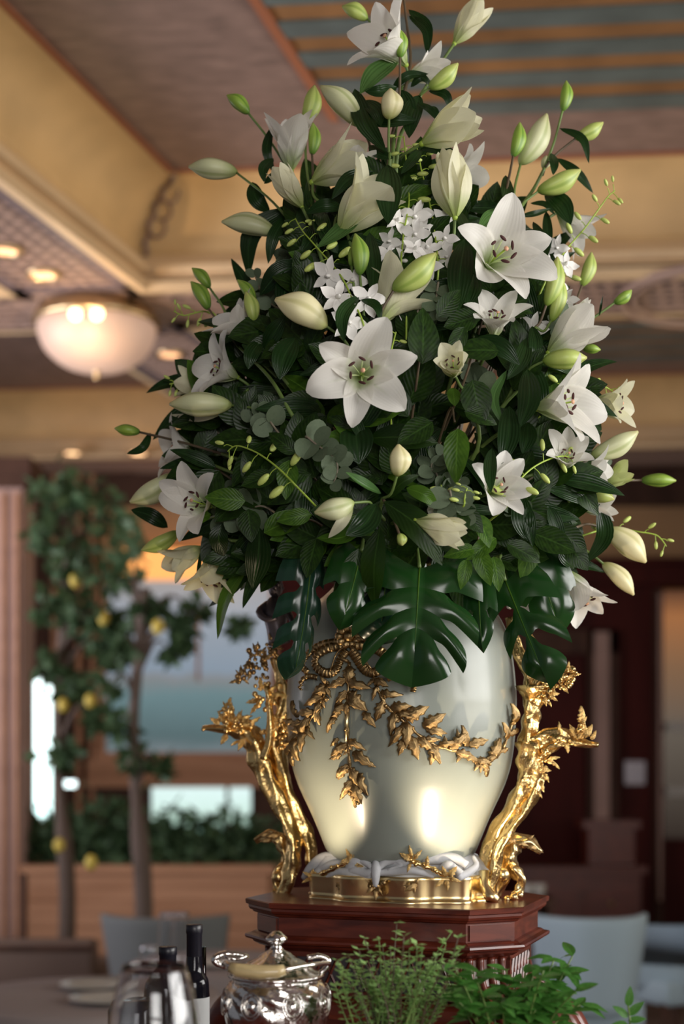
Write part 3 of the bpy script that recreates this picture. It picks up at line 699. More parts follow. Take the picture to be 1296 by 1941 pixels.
# scroll feet at left and right
for sx in (-1, 1):
    q = MB(); pts = [(sx * .225, -.03, 1.135 - TZ), (sx * .262, -.03, 1.130 - TZ), (sx * .290, -.03, 1.112 - TZ), (sx * .308, -.03, 1.085 - TZ), (sx * .312, -.03, 1.062 - TZ)]
    for yy in (-.10, -.05, 0, .05): q.tube([Vector(p) + Vector((0, yy + .03, 0)) for p in spline(pts, 4)], .0265, 10)
    q.build('scroll_foot', 'mahogany', ped, True)

# ---------------------------------------------------------------- the vase
vase = thing('vase', 'large celadon porcelain vase with gilt bronze branch handles and leaf garlands', 'vase', (AX, AY, PT))
S = AY / F
vp = [(1632, 118), (1624, 133), (1610, 142), (1591, 150), (1559, 163), (1532, 175), (1500, 190), (1480, 198), (1449, 207), (1400, 214), (1350, 216.5), (1320, 217), (1270, 213), (1220, 205), (1180, 190), (1150, 168), (1130, 145), (1112, 128), (1095, 126), (1078, 134), (1068, 142)]
vprof = [(r * S, EYE - (y - HZ) * S - PT) for y, r in vp]
rz_tab = sorted([(z + PT, r) for r, z in vprof])
vo = smooth_prof(vprof, 4); inner = [(r - .006, z) for r, z in reversed(vo)][:-6]
q = MB(); q.add(*lathe(vo + inner, 96)); body = q.build('body', 'celadon', vase, True)
def rv(z): return interp(rz_tab, z)
def PV(px, py, off=0.0):
    Y = AY - .2
    for _ in range(8):
        z = Z(py, Y); r = rv(z); dx = X(px, Y) - AX; dx = max(-r * .995, min(r * .995, dx)); Y = AY - math.sqrt(r * r - dx * dx)
    n = Vector((dx, Y - AY, 0)).normalized(); return Vector((AX + dx, Y, z)) + n * off, n
def PHn(px, py, off=0.0):
    Y = AY
    for _ in range(4): Y = AY + math.tan(-PHI) * -(X(px, Y) - AX) + off
    return P(px, py, Y)
VO = Vector((AX, AY, PT))
def gleaf(L=1, W=.55, lobes=4, cup=.25, curl=.25, seed=0):
    rnd = random.Random(seed); v = []; f = []; uv = []; n = 14
    for i in range(n + 1):
        t = i / n; wd = W / 2 * (math.sin(math.pi * min(1, t ** .8 * .97 + .03)) ** .8) * (1 + .26 * math.sin(t * lobes * 2 * math.pi + .6)) + .01
        z = curl * math.sin(t * math.pi) * .5 - curl * t * t * .3
        for u in (-1, -.62, -.3, 0, .3, .62, 1):
            v.append(Vector((u * wd, t - abs(u) * .10 * math.sin(math.pi * t), z + (.10 if u == 0 else 0) - abs(u) ** 1.5 * cup * wd + (.05 if abs(u) == .62 else 0)))); uv.append(((u + 1) / 2, t))
    for i in range(n):
        for k in range(6): a = i * 7 + k; f.append((a, a + 1, a + 8, a + 7))
    nv = len(v)      # underside so it has thickness
    v += [p + Vector((0, 0, -.07)) for p in v]; uv += uv[:]
    f += [tuple(i + nv for i in reversed(q_)) for q_ in f]
    for i in range(n):
        for k in (0, 6): a = i * 7 + k; f.append((a, a + 7, a + 7 + nv, a + nv) if k == 0 else (a, a + nv, a + 7 + nv, a + 7))
    return v, f, uv
GL = {}
for mt in ('gold_old', 'gold'):
    for k in range(3): v, f, uv = gleaf(1, (.40, .50, .34)[k], (3, 4, 3)[k], .3 + .2 * k, .3 + .1 * k, k); GL[mt, k] = mesh('gilt_leaf', v, f, mt, uv)
def put_leaf(parent, base, d, n, L, mt='gold_old', k=None, org=VO):
    d = Vector(d).normalized(); n = (Vector(n) - d * Vector(n).dot(d))
    if n.length < 1e-3: n = d.orthogonal()
    n.normalize(); x = d.cross(n)
    o = link('gilt_leaf', GL[mt, random.randrange(3) if k is None else k], parent, Vector(base) - org, Matrix((x, d, n)).transposed().to_quaternion()); o.scale = (L, L, L); return o
def garland(name, pts, leaves, rad=.0028, mt='gold_old', extra=0):
    """pts: pixels on the vase; leaves: (px,py,dx,dy,lenpx) on top of it"""
    path = spline([PV(x, y, .004)[0] for x, y in pts], 5)
    q = MB(); v, f, uv = tube([p - VO for p in path], [rad * (1 + .35 * math.sin(i * 1.9)) for i in range(len(path))], 8); q.add(v, f, uv)
    for i in range(2, len(path), 4): q.ell(path[i] - VO + Vector((random.uniform(-1, 1) * .005, -.004, random.uniform(-1, 1) * .005)), (.0036,) * 3, 8, 5)
    g = q.build(name, mt, vase, True)
    for (x, y, dx, dy, L) in leaves:
        a, n = PV(x, y, .006); b, n2 = PV(x + dx * 10, y + dy * 10, .006); d = (b - a).normalized()
        put_leaf(g, a, d + n * random.uniform(.05, .35), n + Vector((random.uniform(-.4, .4), 0, random.uniform(-.4, .4))), L * S * 1.05, mt)
    for i in range(extra):
        p = path[random.randrange(len(path))]; n = (p - Vector((AX, AY, p.z))).normalized()
        d = (Vector((random.uniform(-1, 1), 0, random.uniform(-1, .8)))).normalized(); put_leaf(g, p, d + n * .3, n, random.uniform(.012, .022), mt)
    return g
# bow: rosette, pleated loops, cords
def ribbon(pts, wpx, name='ribbon', parent=None, folds=26, mt='gold_old'):
    path = [PV(x, y, .007)[0] for x, y in [(p.x, p.y) for p in spline([Vector((a, b, 0)) for a, b in pts], 14)]]
    q = MB(); n = len(path)
    for i, p in enumerate(path):
        a = path[max(0, i - 1)]; b = path[min(n - 1, i + 1)]; t = (b - a).normalized(); nn = (p - Vector((AX, AY, p.z))).normalized(); s = t.cross(nn)
        wv = .0022 * math.sin(i / n * folds * 2 * math.pi)
        for k, u in enumerate((-1, -.5, 0, .5, 1)):
            q.v.append(p - VO + s * (u * wpx / 2 * S) + nn * (wv + .003 * (1 - u * u))); q.uv.append((k / 4, i / n))
    nv = len(q.v); back = [v + Vector((0, .004, 0)) for v in q.v]
    for i in range(n - 1):
        for k in range(4): a = i * 5 + k; q.f.append((a, a + 1, a + 6, a + 5))
    ff = list(q.f); q.v += back; q.uv += q.uv[:]
    q.f += [tuple(i + nv for i in reversed(a)) for a in ff]
    for i in range(n - 1):
        a = i * 5; q.f += [(a, a + 5, a + 5 + nv, a + nv), (a + 4, a + 4 + nv, a + 9 + nv, a + 9)]
    return q.build(name, mt, parent, True)
q = MB()
c, n = PV(667, 1207, .012)
for k in range(10):
    a = k * 2 * math.pi / 10; q.ell(c - VO + Vector((math.cos(a) * .016, -.001, math.sin(a) * .014)), (.0075, .005, .0075), 8, 6)
q.ell(c - VO, (.010, .009, .010), 12, 8); bow = q.build('bow', 'gold_old', vase, True)
ribbon([(660, 1225), (630, 1228), (606, 1243), (604, 1262), (622, 1276), (640, 1270), (650, 1248), (662, 1232)], 17, parent=bow)
ribbon([(668, 1225), (700, 1225), (728, 1240), (730, 1258), (712, 1275), (694, 1270), (680, 1250), (668, 1232)], 17, parent=bow)
ribbon([(655, 1215), (615, 1222), (590, 1240), (580, 1262), (590, 1276)], 13, parent=bow, folds=16)
ribbon([(680, 1212), (715, 1212), (745, 1200), (770, 1195)], 13, parent=bow, folds=16)
ribbon([(608, 1285), (590, 1282), (578, 1292), (575, 1308)], 10, parent=bow, folds=6)
ribbon([(735, 1288), (755, 1281), (775, 1288), (783, 1300), (782, 1312)], 10, parent=bow, folds=6)
for pts in ([(660, 1225), (645, 1240), (634, 1272)], [(672, 1225), (690, 1245), (706, 1268)]):
    q = MB(); q.tube([PV(x, y, .012)[0] - VO for x, y in [(p.x, p.y) for p in spline([Vector((*a, 0)) for a in pts], 4)]], .0016, 6); q.build('cord', 'gold_old', bow, True)
# pendant
garland('pendant', [(664, 1255), (662, 1300), (661, 1345), (661, 1395), (664, 1440), (668, 1480), (676, 1525)],
        [(664, 1262, .1, 1, 38), (660, 1288, -1, .5, 36), (664, 1290, 1, .4, 48), (660, 1310, -.7, 1, 34), (664, 1312, .7, .8, 46), (655, 1335, -.8, .9, 32), (664, 1325, 1.2, 1, 34), (690, 1350, .8, .9, 34), (640, 1360, -.5, 1, 30), (660, 1330, 0, 1, 26),
         (648, 1350, -.9, .6, 26), (660, 1410, -.8, .7, 34), (664, 1402, 1, .6, 36), (650, 1430, -.9, .4, 26), (672, 1425, 1, .7, 44), (690, 1440, 1, .6, 26), (662, 1450, -.6, 1, 34), (668, 1455, .5, 1, 40), (652, 1455, -.5, 1, 24), (668, 1480, -.4, 1, 34), (672, 1485, .5, 1, 38), (660, 1495, -.4, 1, 26), (674, 1505, .1, 1, 26), (684, 1465, .4, 1, 40), (645, 1400, -1, 1, 22)], extra=8)
q = MB(); q.tube([PV(661, 1338, .008)[0] - VO, PV(661, 1405, .008)[0] - VO], .0033, 10); q.build('rod', 'gold_polished', vase, True)
# right swag
garland('swag', [(708, 1282), (718, 1310), (735, 1340), (765, 1368), (795, 1395), (822, 1412), (850, 1420), (885, 1432), (910, 1446), (932, 1438), (950, 1415), (962, 1385), (968, 1355)],
        [(710, 1288, .9, .4, 28), (716, 1300, -.3, 1, 26), (722, 1312, 1, .2, 38), (728, 1330, -.4, 1, 36), (740, 1342, 1, -.1, 36), (748, 1350, -.2, 1, 40), (752, 1350, 1, .3, 34), (765, 1362, 1, -.5, 46), (770, 1368, 0, 1, 42), (765, 1375, -.7, 1, 44), (800, 1378, 1, -.6, 44), (806, 1382, .9, .2, 36), (812, 1375, .9, .8, 28),
         (775, 1395, .4, 1, 42), (765, 1400, -.3, 1, 30), (790, 1398, .8, .7, 34), (800, 1400, 1, .1, 30), (812, 1410, .5, 1, 38), (822, 1412, -.2, 1, 34), (830, 1410, 1, -.1, 32), (850, 1418, .8, -.8, 38), (862, 1425, 1, .3, 34), (880, 1415, -.2, -1, 38), (885, 1412, 1, -.3, 40), (875, 1432, 1, .5, 32), (900, 1440, 1, .3, 28), (912, 1446, .1, 1, 26), (906, 1442, .6, 1, 28), (925, 1440, .4, -1, 42), (918, 1438, 1, -.2, 26), (944, 1424, .7, -.3, 24), (955, 1400, -.3, -1, 36), (960, 1392, .6, -.6, 30), (965, 1372, -.1, -1, 38), (868, 1410, -.2, -.9, 26)], mt='gold_old', extra=10)
# left swag
garland('swag', [(625, 1292), (616, 1320), (600, 1350), (584, 1375), (570, 1395), (560, 1425)],
        [(622, 1300, -.8, .7, 38), (624, 1296, .3, 1, 26), (614, 1320, -.9, .6, 40), (612, 1328, -.2, 1, 38), (606, 1340, .2, 1, 32), (598, 1350, -1, .1, 36), (590, 1358, -.3, 1, 44), (580, 1370, -1, .4, 36), (580, 1380, .1, 1, 42), (572, 1390, -.8, .9, 34), (568, 1395, .2, 1, 44), (562, 1410, -.3, 1, 36), (560, 1420, .2, 1, 30), (586, 1378, .6, .9, 30), (570, 1360, -.3, -1, 34), (562, 1370, -1, -.3, 30), (556, 1400, -.6, 1, 26)], mt='gold_old', extra=10)

# handles: gnarled gilt branches
def handle_obj(paths, name='handle', mt='gold', balls=None):
    q = MB()
    for pts, rads in paths:
        rp = spline([PHn(x, y, o) if len(pp) == 3 else PHn(x, y) for pp in pts for (x, y, o) in [tuple(pp) + ((0,) if len(pp) == 2 else ())]], 6)
        rr = [p.x for p in spline([Vector((r, 0, 0)) for r in rads], 6)]
        sd = random.uniform(0, 9)
        def mod(i, a, sd=sd): return 1 + .22 * math.sin(3 * a + i * .22 + sd) + .12 * math.sin(5 * a - i * .5 + sd) + .10 * math.sin(i * 1.1 + a)
        q.add(*tube([p - VO for p in rp], [r * S for r in rr], 18, True, mod))
    for (x, y, o, r) in (balls or []): q.ell(PHn(x, y, o) - VO, (r * S, r * S * .9, r * S), 10, 7)
    return q.build(name, mt, vase, True)
def knots(pts, n, spread):
    out = []
    for _ in range(n):
        i = random.randrange(len(pts) - 1); t = random.random(); a, b = pts[i], pts[i + 1]
        out.append((a[0] + (b[0] - a[0]) * t + random.uniform(-spread, spread), a[1] + (b[1] - a[1]) * t + random.uniform(-spread, spread), -.012 + random.uniform(-.006, .01), random.uniform(2, 4.5)))
    return out
def foliage(h, spots, mt='gold'):
    for (x, y, dx, dy, L) in spots:
        p = PHn(x, y, -.01 + random.uniform(-.012, .008)); d = Vector((dx, random.uniform(-.5, .1), -dy))
        put_leaf(h, p, d, Vector((random.uniform(-.9, .9), -1, random.uniform(-.9, .9))), L * S * .8, mt)
def cluster(h, cx, cy, rx, ry, n, L, mt='gold'):
    for _ in range(n):
        a = random.uniform(0, 6.28); k = random.random() ** .5
        foliage(h, [(cx + math.cos(a) * rx * k * .7, cy + math.sin(a) * ry * k * .7, math.cos(a) + random.uniform(-.4, .4), math.sin(a) + random.uniform(-.5, .3), L * random.uniform(.7, 1.2))], mt)
    q = MB()
    for _ in range(n * 2): a = random.uniform(0, 6.28); k = random.random() ** .5; q.ell(PHn(cx + math.cos(a) * rx * k, cy + math.sin(a) * ry * k, -.018 + random.uniform(-.01, .01)) - VO, (random.uniform(2.5, 6) * S,) * 3, 8, 6)
    q.build('gilt_berries', mt, h, True)
trR = [(935, 1704), (920, 1665), (924, 1620), (945, 1575), (978, 1525), (1000, 1480), (1004, 1440), (1002, 1405)]
HR = handle_obj([(trR, [9, 13, 13, 15, 18, 20, 21, 20]),
    ([(928, 1690, -.02), (938, 1650, -.02), (945, 1610, -.02), (968, 1570, -.015), (996, 1530, -.01), (1018, 1490, 0), (1024, 1455, 0)], [8, 9, 9, 10, 11, 10, 6]),
    ([(1000, 1410), (1003, 1375), (1007, 1345), (1012, 1318), (1014, 1306)], [16, 15, 15, 22, 30]),
    ([(998, 1415), (1030, 1400), (1062, 1394), (1098, 1408), (1134, 1412)], [16, 14, 13, 9, 4]),
    ([(1018, 1450), (1034, 1425), (1058, 1410), (1085, 1404)], [7, 8, 8, 6])],
    balls=knots(trR, 16, 14) + knots([(1030, 1400), (1110, 1405)], 6, 6))
foliage(HR, [(1100, 1400, .2, -1, 44), (1108, 1398, .6, -1, 34), (1092, 1398, -.5, -1, 34), (1064, 1390, -.3, -1, 28), (1100, 1370, .1, -1, 38), (1074, 1408, .1, 1, 24), (1120, 1402, .5, -.8, 24), (1038, 1440, .8, -.2, 28), (1045, 1445, .7, .5, 24), (1030, 1465, .5, .9, 26), (1026, 1480, .1, 1, 28),
              (1036, 1430, 1, -.6, 24), (1018, 1500, .6, .8, 20), (985, 1530, -.5, .7, 18), (1020, 1458, 1, .1, 30)])
cluster(HR, 1052, 1292, 30, 22, 15, 24); cluster(HR, 1078, 1280, 14, 16, 7, 18); cluster(HR, 1030, 1318, 18, 14, 6, 22); cluster(HR, 1100, 1372, 8, 20, 4, 20); cluster(HR, 1032, 1440, 10, 24, 6, 20)
# capital at the top of the right branch
q = MB(); q.add(*[a for a in tube([PHn(1014, 1325, 0) - VO, PHn(1014, 1312, 0) - VO, PHn(1014, 1306, 0) - VO, PHn(1014, 1300, 0) - VO], [.020, .027, .033, .034], 20)]); q.build('capital', 'gold', HR, True)
# upper curved strap behind the monstera, right
handle_obj([([(1008, 1305), (1000, 1270), (985, 1240), (972, 1205), (968, 1170)], [14, 12, 12, 10, 9]), ([(1014, 1300, -.02), (1030, 1270, -.02), (1020, 1235, -.02), (1000, 1200, -.02)], [6, 6, 5, 5])], 'upper_strap')
# low volute and paw, right
VR = handle_obj([([(936, 1700, .03), (950, 1660, .03), (962, 1620, .03), (978, 1598, .03), (1002, 1596, .03), (1026, 1616, .03)], [10, 16, 21, 16, 11, 5]),
    ([(966, 1640, .03), (976, 1650, .02), (988, 1668, .02), (982, 1690, .02), (972, 1702, .0)], [12, 12, 9, 8, 9])], 'volute', 'gold_polished', balls=[(952, 1658, -.0, 14), (975, 1700, 0, 9), (985, 1696, 0, 7), (962, 1704, 0, 7)])
foliage(VR, [(960, 1590, 1, .3, 30), (978, 1596, 1, .3, 30), (998, 1602, 1, .4, 28), (1012, 1612, 1, .2, 22), (1000, 1592, .8, -.6, 18)], 'gold_old')
q = MB(); q.add(*tube([PHn(918, 1650, -.03) - VO, PHn(918, 1680, -.035) - VO, PHn(930, 1700, -.05) - VO, PHn(944, 1706, -.05) - VO], [.009, .010, .012, .006], 12)); q.build('toe', 'gold_polished', HR, True)
# left handle
trL = [(535, 1702), (548, 1665), (556, 1625), (552, 1580), (534, 1535), (508, 1480), (492, 1435), (478, 1400), (462, 1380)]
HL = handle_obj([(trL, [10, 14, 15, 14, 15, 17, 20, 20, 15]),
    ([(590, 1640, .02), (586, 1600, .02), (572, 1560, .02), (548, 1510, .015), (534, 1460, .01), (522, 1410, .01), (528, 1370, 0), (538, 1330, 0), (532, 1285, 0), (520, 1245, 0)], [10, 12, 13, 13, 14, 15, 13, 12, 10, 8]),
    ([(478, 1405), (455, 1388), (425, 1382), (384, 1380)], [16, 13, 9, 4]),
    ([(470, 1400), (440, 1370), (415, 1362)], [9, 8, 5]), ([(500, 1440, -.02), (510, 1400, -.02), (512, 1350, -.02), (505, 1300, -.02)], [7, 7, 6, 5])],
    balls=knots(trL, 16, 13) + knots([(460, 1385), (390, 1382)], 8, 8))
foliage(HL, [(425, 1372, -.4, -1, 36), (436, 1366, .1, -1, 46), (416, 1372, -.9, -.6, 28), (446, 1372, .5, -1, 38), (455, 1365, 1, -.4, 34), (430, 1392, -.6, 1, 30), (462, 1400, -.5, 1, 34), (455, 1405, -1, .4, 26), (475, 1375, .8, -.8, 32), (492, 1390, .8, -.3, 30), (480, 1420, -.6, .8, 22)], 'gold')
cluster(HL, 492, 1255, 26, 36, 17, 24, 'gold_old'); cluster(HL, 458, 1283, 13, 14, 6, 20, 'gold_old'); cluster(HL, 515, 1225, 14, 18, 6, 22, 'gold_old'); cluster(HL, 500, 1320, 26, 26, 15, 28, 'gold'); cluster(HL, 450, 1375, 30, 16, 14, 22); cluster(HL, 430, 1345, 10, 14, 5, 20)
cluster(HL, 535, 1385, 14, 40, 12, 26); cluster(HL, 560, 1390, 16, 30, 12, 26)
VL = handle_obj([([(548, 1640, .05), (540, 1610, .05), (526, 1588, .05), (505, 1584, .05), (484, 1594, .05)], [14, 13, 12, 9, 5]),
    ([(545, 1640, .04), (528, 1652, .03), (522, 1670, .03), (530, 1690, .03)], [12, 10, 8, 9])], 'volute', 'gold', balls=[(528, 1662, .02, 13), (522, 1692, .02, 8)])
foliage(VL, [(530, 1582, -1, .1, 34), (514, 1580, -1, .2, 30), (516, 1590, -1, .3, 30)], 'gold_old')
# base: brass band with waving outline
def lobed(a, rx, ry, amp): return (rx * math.cos(a) * (1 + amp * math.cos(10 * a + .4)), ry * math.sin(a) * (1 + amp * math.cos(10 * a + .4)))
def lobeloft(rows, name, mat, seg=160, amp=.05, cap=True):
    q = MB()
    for rx, ry, z in rows:
        for k in range(seg):
            x, y = lobed(2 * math.pi * k / seg, rx, ry, amp); v = Vector((x, y, z)); v.rotate(Quaternion((0, 0, 1), PHI)); q.v.append(v); q.uv.append((k / seg, z))
    for i in range(len(rows) - 1):
        for k in range(seg): k2 = (k + 1) % seg; q.f.append((i * seg + k, i * seg + k2, (i + 1) * seg + k2, (i + 1) * seg + k))
    if cap: q.f.append(tuple((len(rows) - 1) * seg + k for k in range(seg)))
    return q.build(name, mat, vase, True)
lobeloft([(.170, .124, 0), (.170, .124, .003), (.166, .120, .004), (.168, .122, .012), (.169, .123, .038), (.171, .125, .0435), (.168, .122, .045), (.158, .113, .045)], 'brass_band', 'gold_polished')
lobeloft([(.163, .118, .039), (.160, .116, .047), (.152, .114, .056), (.145, .120, .066), (.138, .122, .075), (.125, .115, .080), (.10, .09, .083)], 'foot', 'bisque', amp=.06)
def band_pt(px, py, off=0):     # a point just in front of the band or foot
    Y = AY - .12
    for _ in range(5):
        x = X(px, Y) - AX; lx = x * math.cos(-PHI) ; k = max(-.98, min(.98, lx / .168)); Y = AY - .124 * math.sqrt(1 - k * k) - math.sin(PHI) * -x * .9
    return P(px, py, Y - off)
def blobs(lst, name, mat, parent=vase, r_flat=.8):
    q = MB()
    for pts, rads in lst:
        q.add(*tube(spline([band_pt(*p) - VO for p in pts], 4), [x.x * S for x in spline([Vector((r, 0, 0)) for r in rads], 4)], 12))
    return q.build(name, mat, parent, True)
dr = blobs([([(655, 1658, .004), (672, 1650, .006), (695, 1655, .008), (708, 1650, .010)], [3, 8, 8, 5]),
       ([(612, 1664, .0), (645, 1652, .004), (675, 1658, .004), (705, 1660, .006)], [2, 7, 8, 5]),
       ([(705, 1645, .010), (690, 1632, .004), (672, 1632, .0), (668, 1645, .002), (690, 1648, .008)], [4, 8, 8, 6, 4]),
       ([(716, 1648, .010), (730, 1634, .004), (752, 1630, .0), (760, 1642, .002), (735, 1650, .008)], [4, 8, 8, 6, 4]),
       ([(718, 1655, .008), (745, 1652, .004), (785, 1650, .004), (822, 1662, .0)], [5, 8, 8, 3]),
       ([(712, 1632, .006), (713, 1645, .012), (712, 1660, .014), (712, 1680, .010)], [6, 9, 8, 5]),
       ([(576, 1664, 0), (590, 1645, -.01), (612, 1628, -.02), (640, 1622, -.02)], [6, 10, 12, 7]),
       ([(600, 1650, -.01), (630, 1640, -.01), (655, 1636, -.01)], [5, 10, 6]),
       ([(800, 1632, -.01), (830, 1628, -.02), (862, 1628, -.02), (885, 1640, -.01)], [6, 11, 10, 7]),
       ([(836, 1650, 0), (848, 1640, 0), (862, 1645, 0), (872, 1656, 0)], [6, 9, 6, 8]),
       ([(866, 1664, 0), (885, 1655, -.01), (902, 1640, -.02), (896, 1622, -.03)], [7, 8, 6, 3])], 'drapery', 'bisque')
def sprig(name, pts, lf, mt='gold'):
    q = MB(); path = spline([band_pt(x, y, .006) - VO for x, y in pts], 5); q.add(*tube(path, [.0045 + .0014 * math.sin(i * 2) for i in range(len(path))], 8))
    for p in path[::2]: q.ell(p + Vector((random.uniform(-.004, .004), -.004, random.uniform(-.003, .005))), (.004,) * 3, 8, 5)
    g = q.build(name, mt, vase, True)
    for (x, y, dx, dy, L) in lf:
        p = band_pt(x, y, .010); put_leaf(g, p, Vector((dx, -.3, -dy)), Vector((0, -1, .2)), L * S, mt)
    return g
sprig('floral_sprig', [(586, 1666), (620, 1652), (650, 1638), (668, 1622)], [(668, 1630, -.6, -1, 24), (670, 1628, .1, -1, 26), (674, 1630, .9, -.5, 24), (672, 1634, .8, .5, 22), (664, 1630, -1, .1, 18), (590, 1662, -.8, -.5, 20), (590, 1664, .2, -1, 18), (586, 1666, -1, .5, 16), (598, 1662, .8, .3, 18)])
sprig('floral_sprig', [(775, 1628), (795, 1638), (822, 1648), (845, 1660)], [(778, 1630, -.9, -.6, 24), (780, 1626, -.2, -1, 24), (784, 1628, .7, -.8, 22), (778, 1636, -.4, 1, 18), (808, 1642, .1, -1, 20), (846, 1662, -.4, -1, 22), (850, 1662, .6, -.8, 24), (852, 1666, 1, .2, 22), (846, 1668, .1, 1, 20), (840, 1668, -.8, .7, 20)])
sprig('band_motif', [(700, 1676), (712, 1684), (726, 1674)], [(708, 1680, -.7, .7, 18), (714, 1682, .6, .8, 18), (712, 1684, 0, 1, 22), (702, 1674, -.6, -.5, 12), (724, 1674, .6, -.5, 12)], 'gold_old')
sprig('band_motif', [(640, 1676), (646, 1682)], [(642, 1674, .5, 1, 22), (648, 1680, 1, .5, 16), (644, 1684, .1, 1, 14)], 'gold_old')
sprig('band_motif', [(772, 1684), (782, 1682)], [(790, 1676, -1, .5, 26), (786, 1680, -.1, 1, 14), (784, 1680, -1, -.1, 18), (788, 1676, .4, -1, 12)], 'gold_old')
# the two figures on the vase shoulders, half hidden by leaves
for (cx_, cy_, sg, lb) in ((522, 1130, 1, 'dark'), (998, 1100, -1, 'pale')):
    q = MB(); B = lambda x, y, o=0: PHn(cx_ + x * sg, cy_ + y, o) - VO
    q.add(*tube(spline([B(8, 90), B(2, 60), B(0, 35), B(-2, 12), B(0, 2)], 4), [x.x * S for x in spline([Vector((r, 0, 0)) for r in (22, 20, 24, 16, 8)], 4)], 14))
    q.add(*tube(spline([B(-14, 16), B(-30, 30, -.02), B(-16, 44, -.03), B(4, 40, -.03)], 4), [x.x * S for x in spline([Vector((r, 0, 0)) for r in (9, 8, 6, 5)], 4)], 10))
    q.add(*tube(spline([B(14, 16), B(26, 36, -.02), B(34, 52, -.03)], 4), [x.x * S for x in spline([Vector((r, 0, 0)) for r in (9, 7, 5)], 4)], 10))
    q.ell(B(0, -14), (14 * S, 15 * S, 18 * S), 16, 12); q.ell(B(-3, -12, -.014), (3 * S, 4 * S, 4 * S), 8, 6)
    for k in range(26):
        a = random.uniform(0, 6.28); h = random.uniform(-.1, 1); q.ell(B(math.cos(a) * 13 * (1 - h * .5), -16 - h * 14, math.sin(a) * .013 * (1 - h * .4)), (5 * S,) * 3, 8, 6)
    o = q.build('figure', 'silver_figure' if sg < 0 else 'dark_bronze', vase, True); o['label'] = 'small carved cherub figure on the vase shoulder at the ' + ('left' if sg > 0 else 'right')
# neck rope of gilt behind the leaves
q = MB(); q.add(*tube([(math.cos(a / 48 * 2 * math.pi) * .137, math.sin(a / 48 * 2 * math.pi) * .137, vprof[-3][1] + .004) for a in range(49)], .007, 8, False)); q.build('neck_ring', 'gold_old', vase, True)

# ---------------------------------------------------------------- things in the foreground
# silver lidded urn
UX, UY = X(524, 2.08), 2.08
ut = thing('silver_urn', 'embossed silver lidded urn with ivory-gripped swing handle before the pedestal', 'urn', (UX, UY, TZ))
su = UY / F; zz = lambda y: Z(y, UY) - TZ
bp_ = [(60, 2030), (64, 2026), (50, 2020), (40, 2010), (60, 1990), (88, 1960), (99, 1925), (101, 1900), (98, 1878), (90, 1862), (84, 1855), (86, 1850)]
bp_ = [(r * su, zz(y)) for r, y in bp_]; bp_[0] = (bp_[0][0], 0.0); 
for i in range(1, 4): bp_[i] = (bp_[i][0], .004 * i + .002)
bp_ = sorted(bp_, key=lambda t: t[1])
bo = smooth_prof(bp_, 5); nb = len(bo)
def rep(i, a):
    t = i / nb
    if .3 < t < .95: return 1 + .018 * math.sin(math.pi * (t - .3) / .65) * math.sin(7 * a + 6 * math.sin(t * 9)) + .008 * math.sin(16 * a + t * 30)
    return 1
q = MB(); q.add(*lathe(bo + [(r - .002, z) for r, z in reversed(bo[-12:])], 120, rep)); ub = q.build('body', 'silver', ut, True)
for k in range(8):      # embossed medallions
    a = k * math.pi / 4 + .35; zc = zz(1893); rr = .0995 * su * 1000 * .001 * 1000 if False else 100 * su
    c = Vector((math.cos(a) * rr, math.sin(a) * rr, zc)); nrm = Vector((math.cos(a), math.sin(a), .15)).normalized(); qr = axisrot(nrm)
    m_ = MB(); ring = [c + qr @ Vector((math.cos(b / 20 * 6.2832) * .0115, math.sin(b / 20 * 6.2832) * .0145, .001)) for b in range(21)]
    m_.add(*tube(ring, .0013, 6, False)); m_.add(*tube([c + (p - c) * 1.35 for p in ring], .001, 6, False)); m_.ell(c, (.0065, .0085, .004), 12, 8, qr.to_matrix())
    m_.build('medallion', 'silver_smooth', ut, True)
q = MB(); q.add(*lathe(smooth_prof([(.001, .0), (86 * su, .0), (90 * su, .003), (86 * su, .006)], 2)[0:0] + [(84 * su, zz(1852)), (92 * su, zz(1850)), (93 * su, zz(1846)), (88 * su, zz(1843)), (70 * su, zz(1838)), (60 * su, zz(1828)), (52 * su, zz(1822)), (36 * su, zz(1815)), (26 * su, zz(1806)), (14 * su, zz(1800)), (10 * su, zz(1793)), (12 * su, zz(1788)), (20 * su, zz(1784)), (21 * su, zz(1778)), (14 * su, zz(1771)), (8 * su, zz(1766)), (.001, zz(1764))], 48, lambda i, a: 1 + (.03 * math.cos(12 * a) if 4 <= i <= 8 else 0)))
q.build('lid', 'silver', ut, True)
U = lambda px, py, dy=0: P(px, py, UY + dy) - Vector((UX, UY, TZ))
q = MB(); q.add(*tube([U(436, 1833, -.075), U(450, 1839, -.078), U(490, 1843, -.081), U(525, 1842, -.081), U(540, 1838, -.08)], [.0075, .0095, .0105, .0095, .0075], 14)); q.build('grip', 'ivory', ut, True)['label'] = 'ivory coloured grip'
q = MB(); q.add(*tube(spline([U(539, 1838, -.08), U(560, 1834, -.07), U(590, 1829, -.05), U(618, 1826, -.02), U(624, 1830, .0), U(612, 1838, 0)], 5), .0035, 10))
q.add(*tube(spline([U(437, 1832, -.075), U(428, 1826, -.06), U(424, 1828, -.02), U(440, 1840, 0)], 5), .004, 10)); q.build('swing_handle', 'silver_smooth', ut, True)
q = MB(); q.add(*tube(spline([U(466, 1812, .0), U(440, 1808, .0), U(415, 1812, 0), U(407, 1820, 0), U(418, 1830, 0), U(440, 1838, 0), U(452, 1850, 0)], 6), [.0035] * 8 + [.0055] * 16 + [.004] * 13, 12))
q.add(*tube(spline([U(425, 1812, -.01), U(448, 1818, -.01), U(470, 1812, -.0)], 4), .003, 8)); q.build('side_handle', 'silver', ut, True)
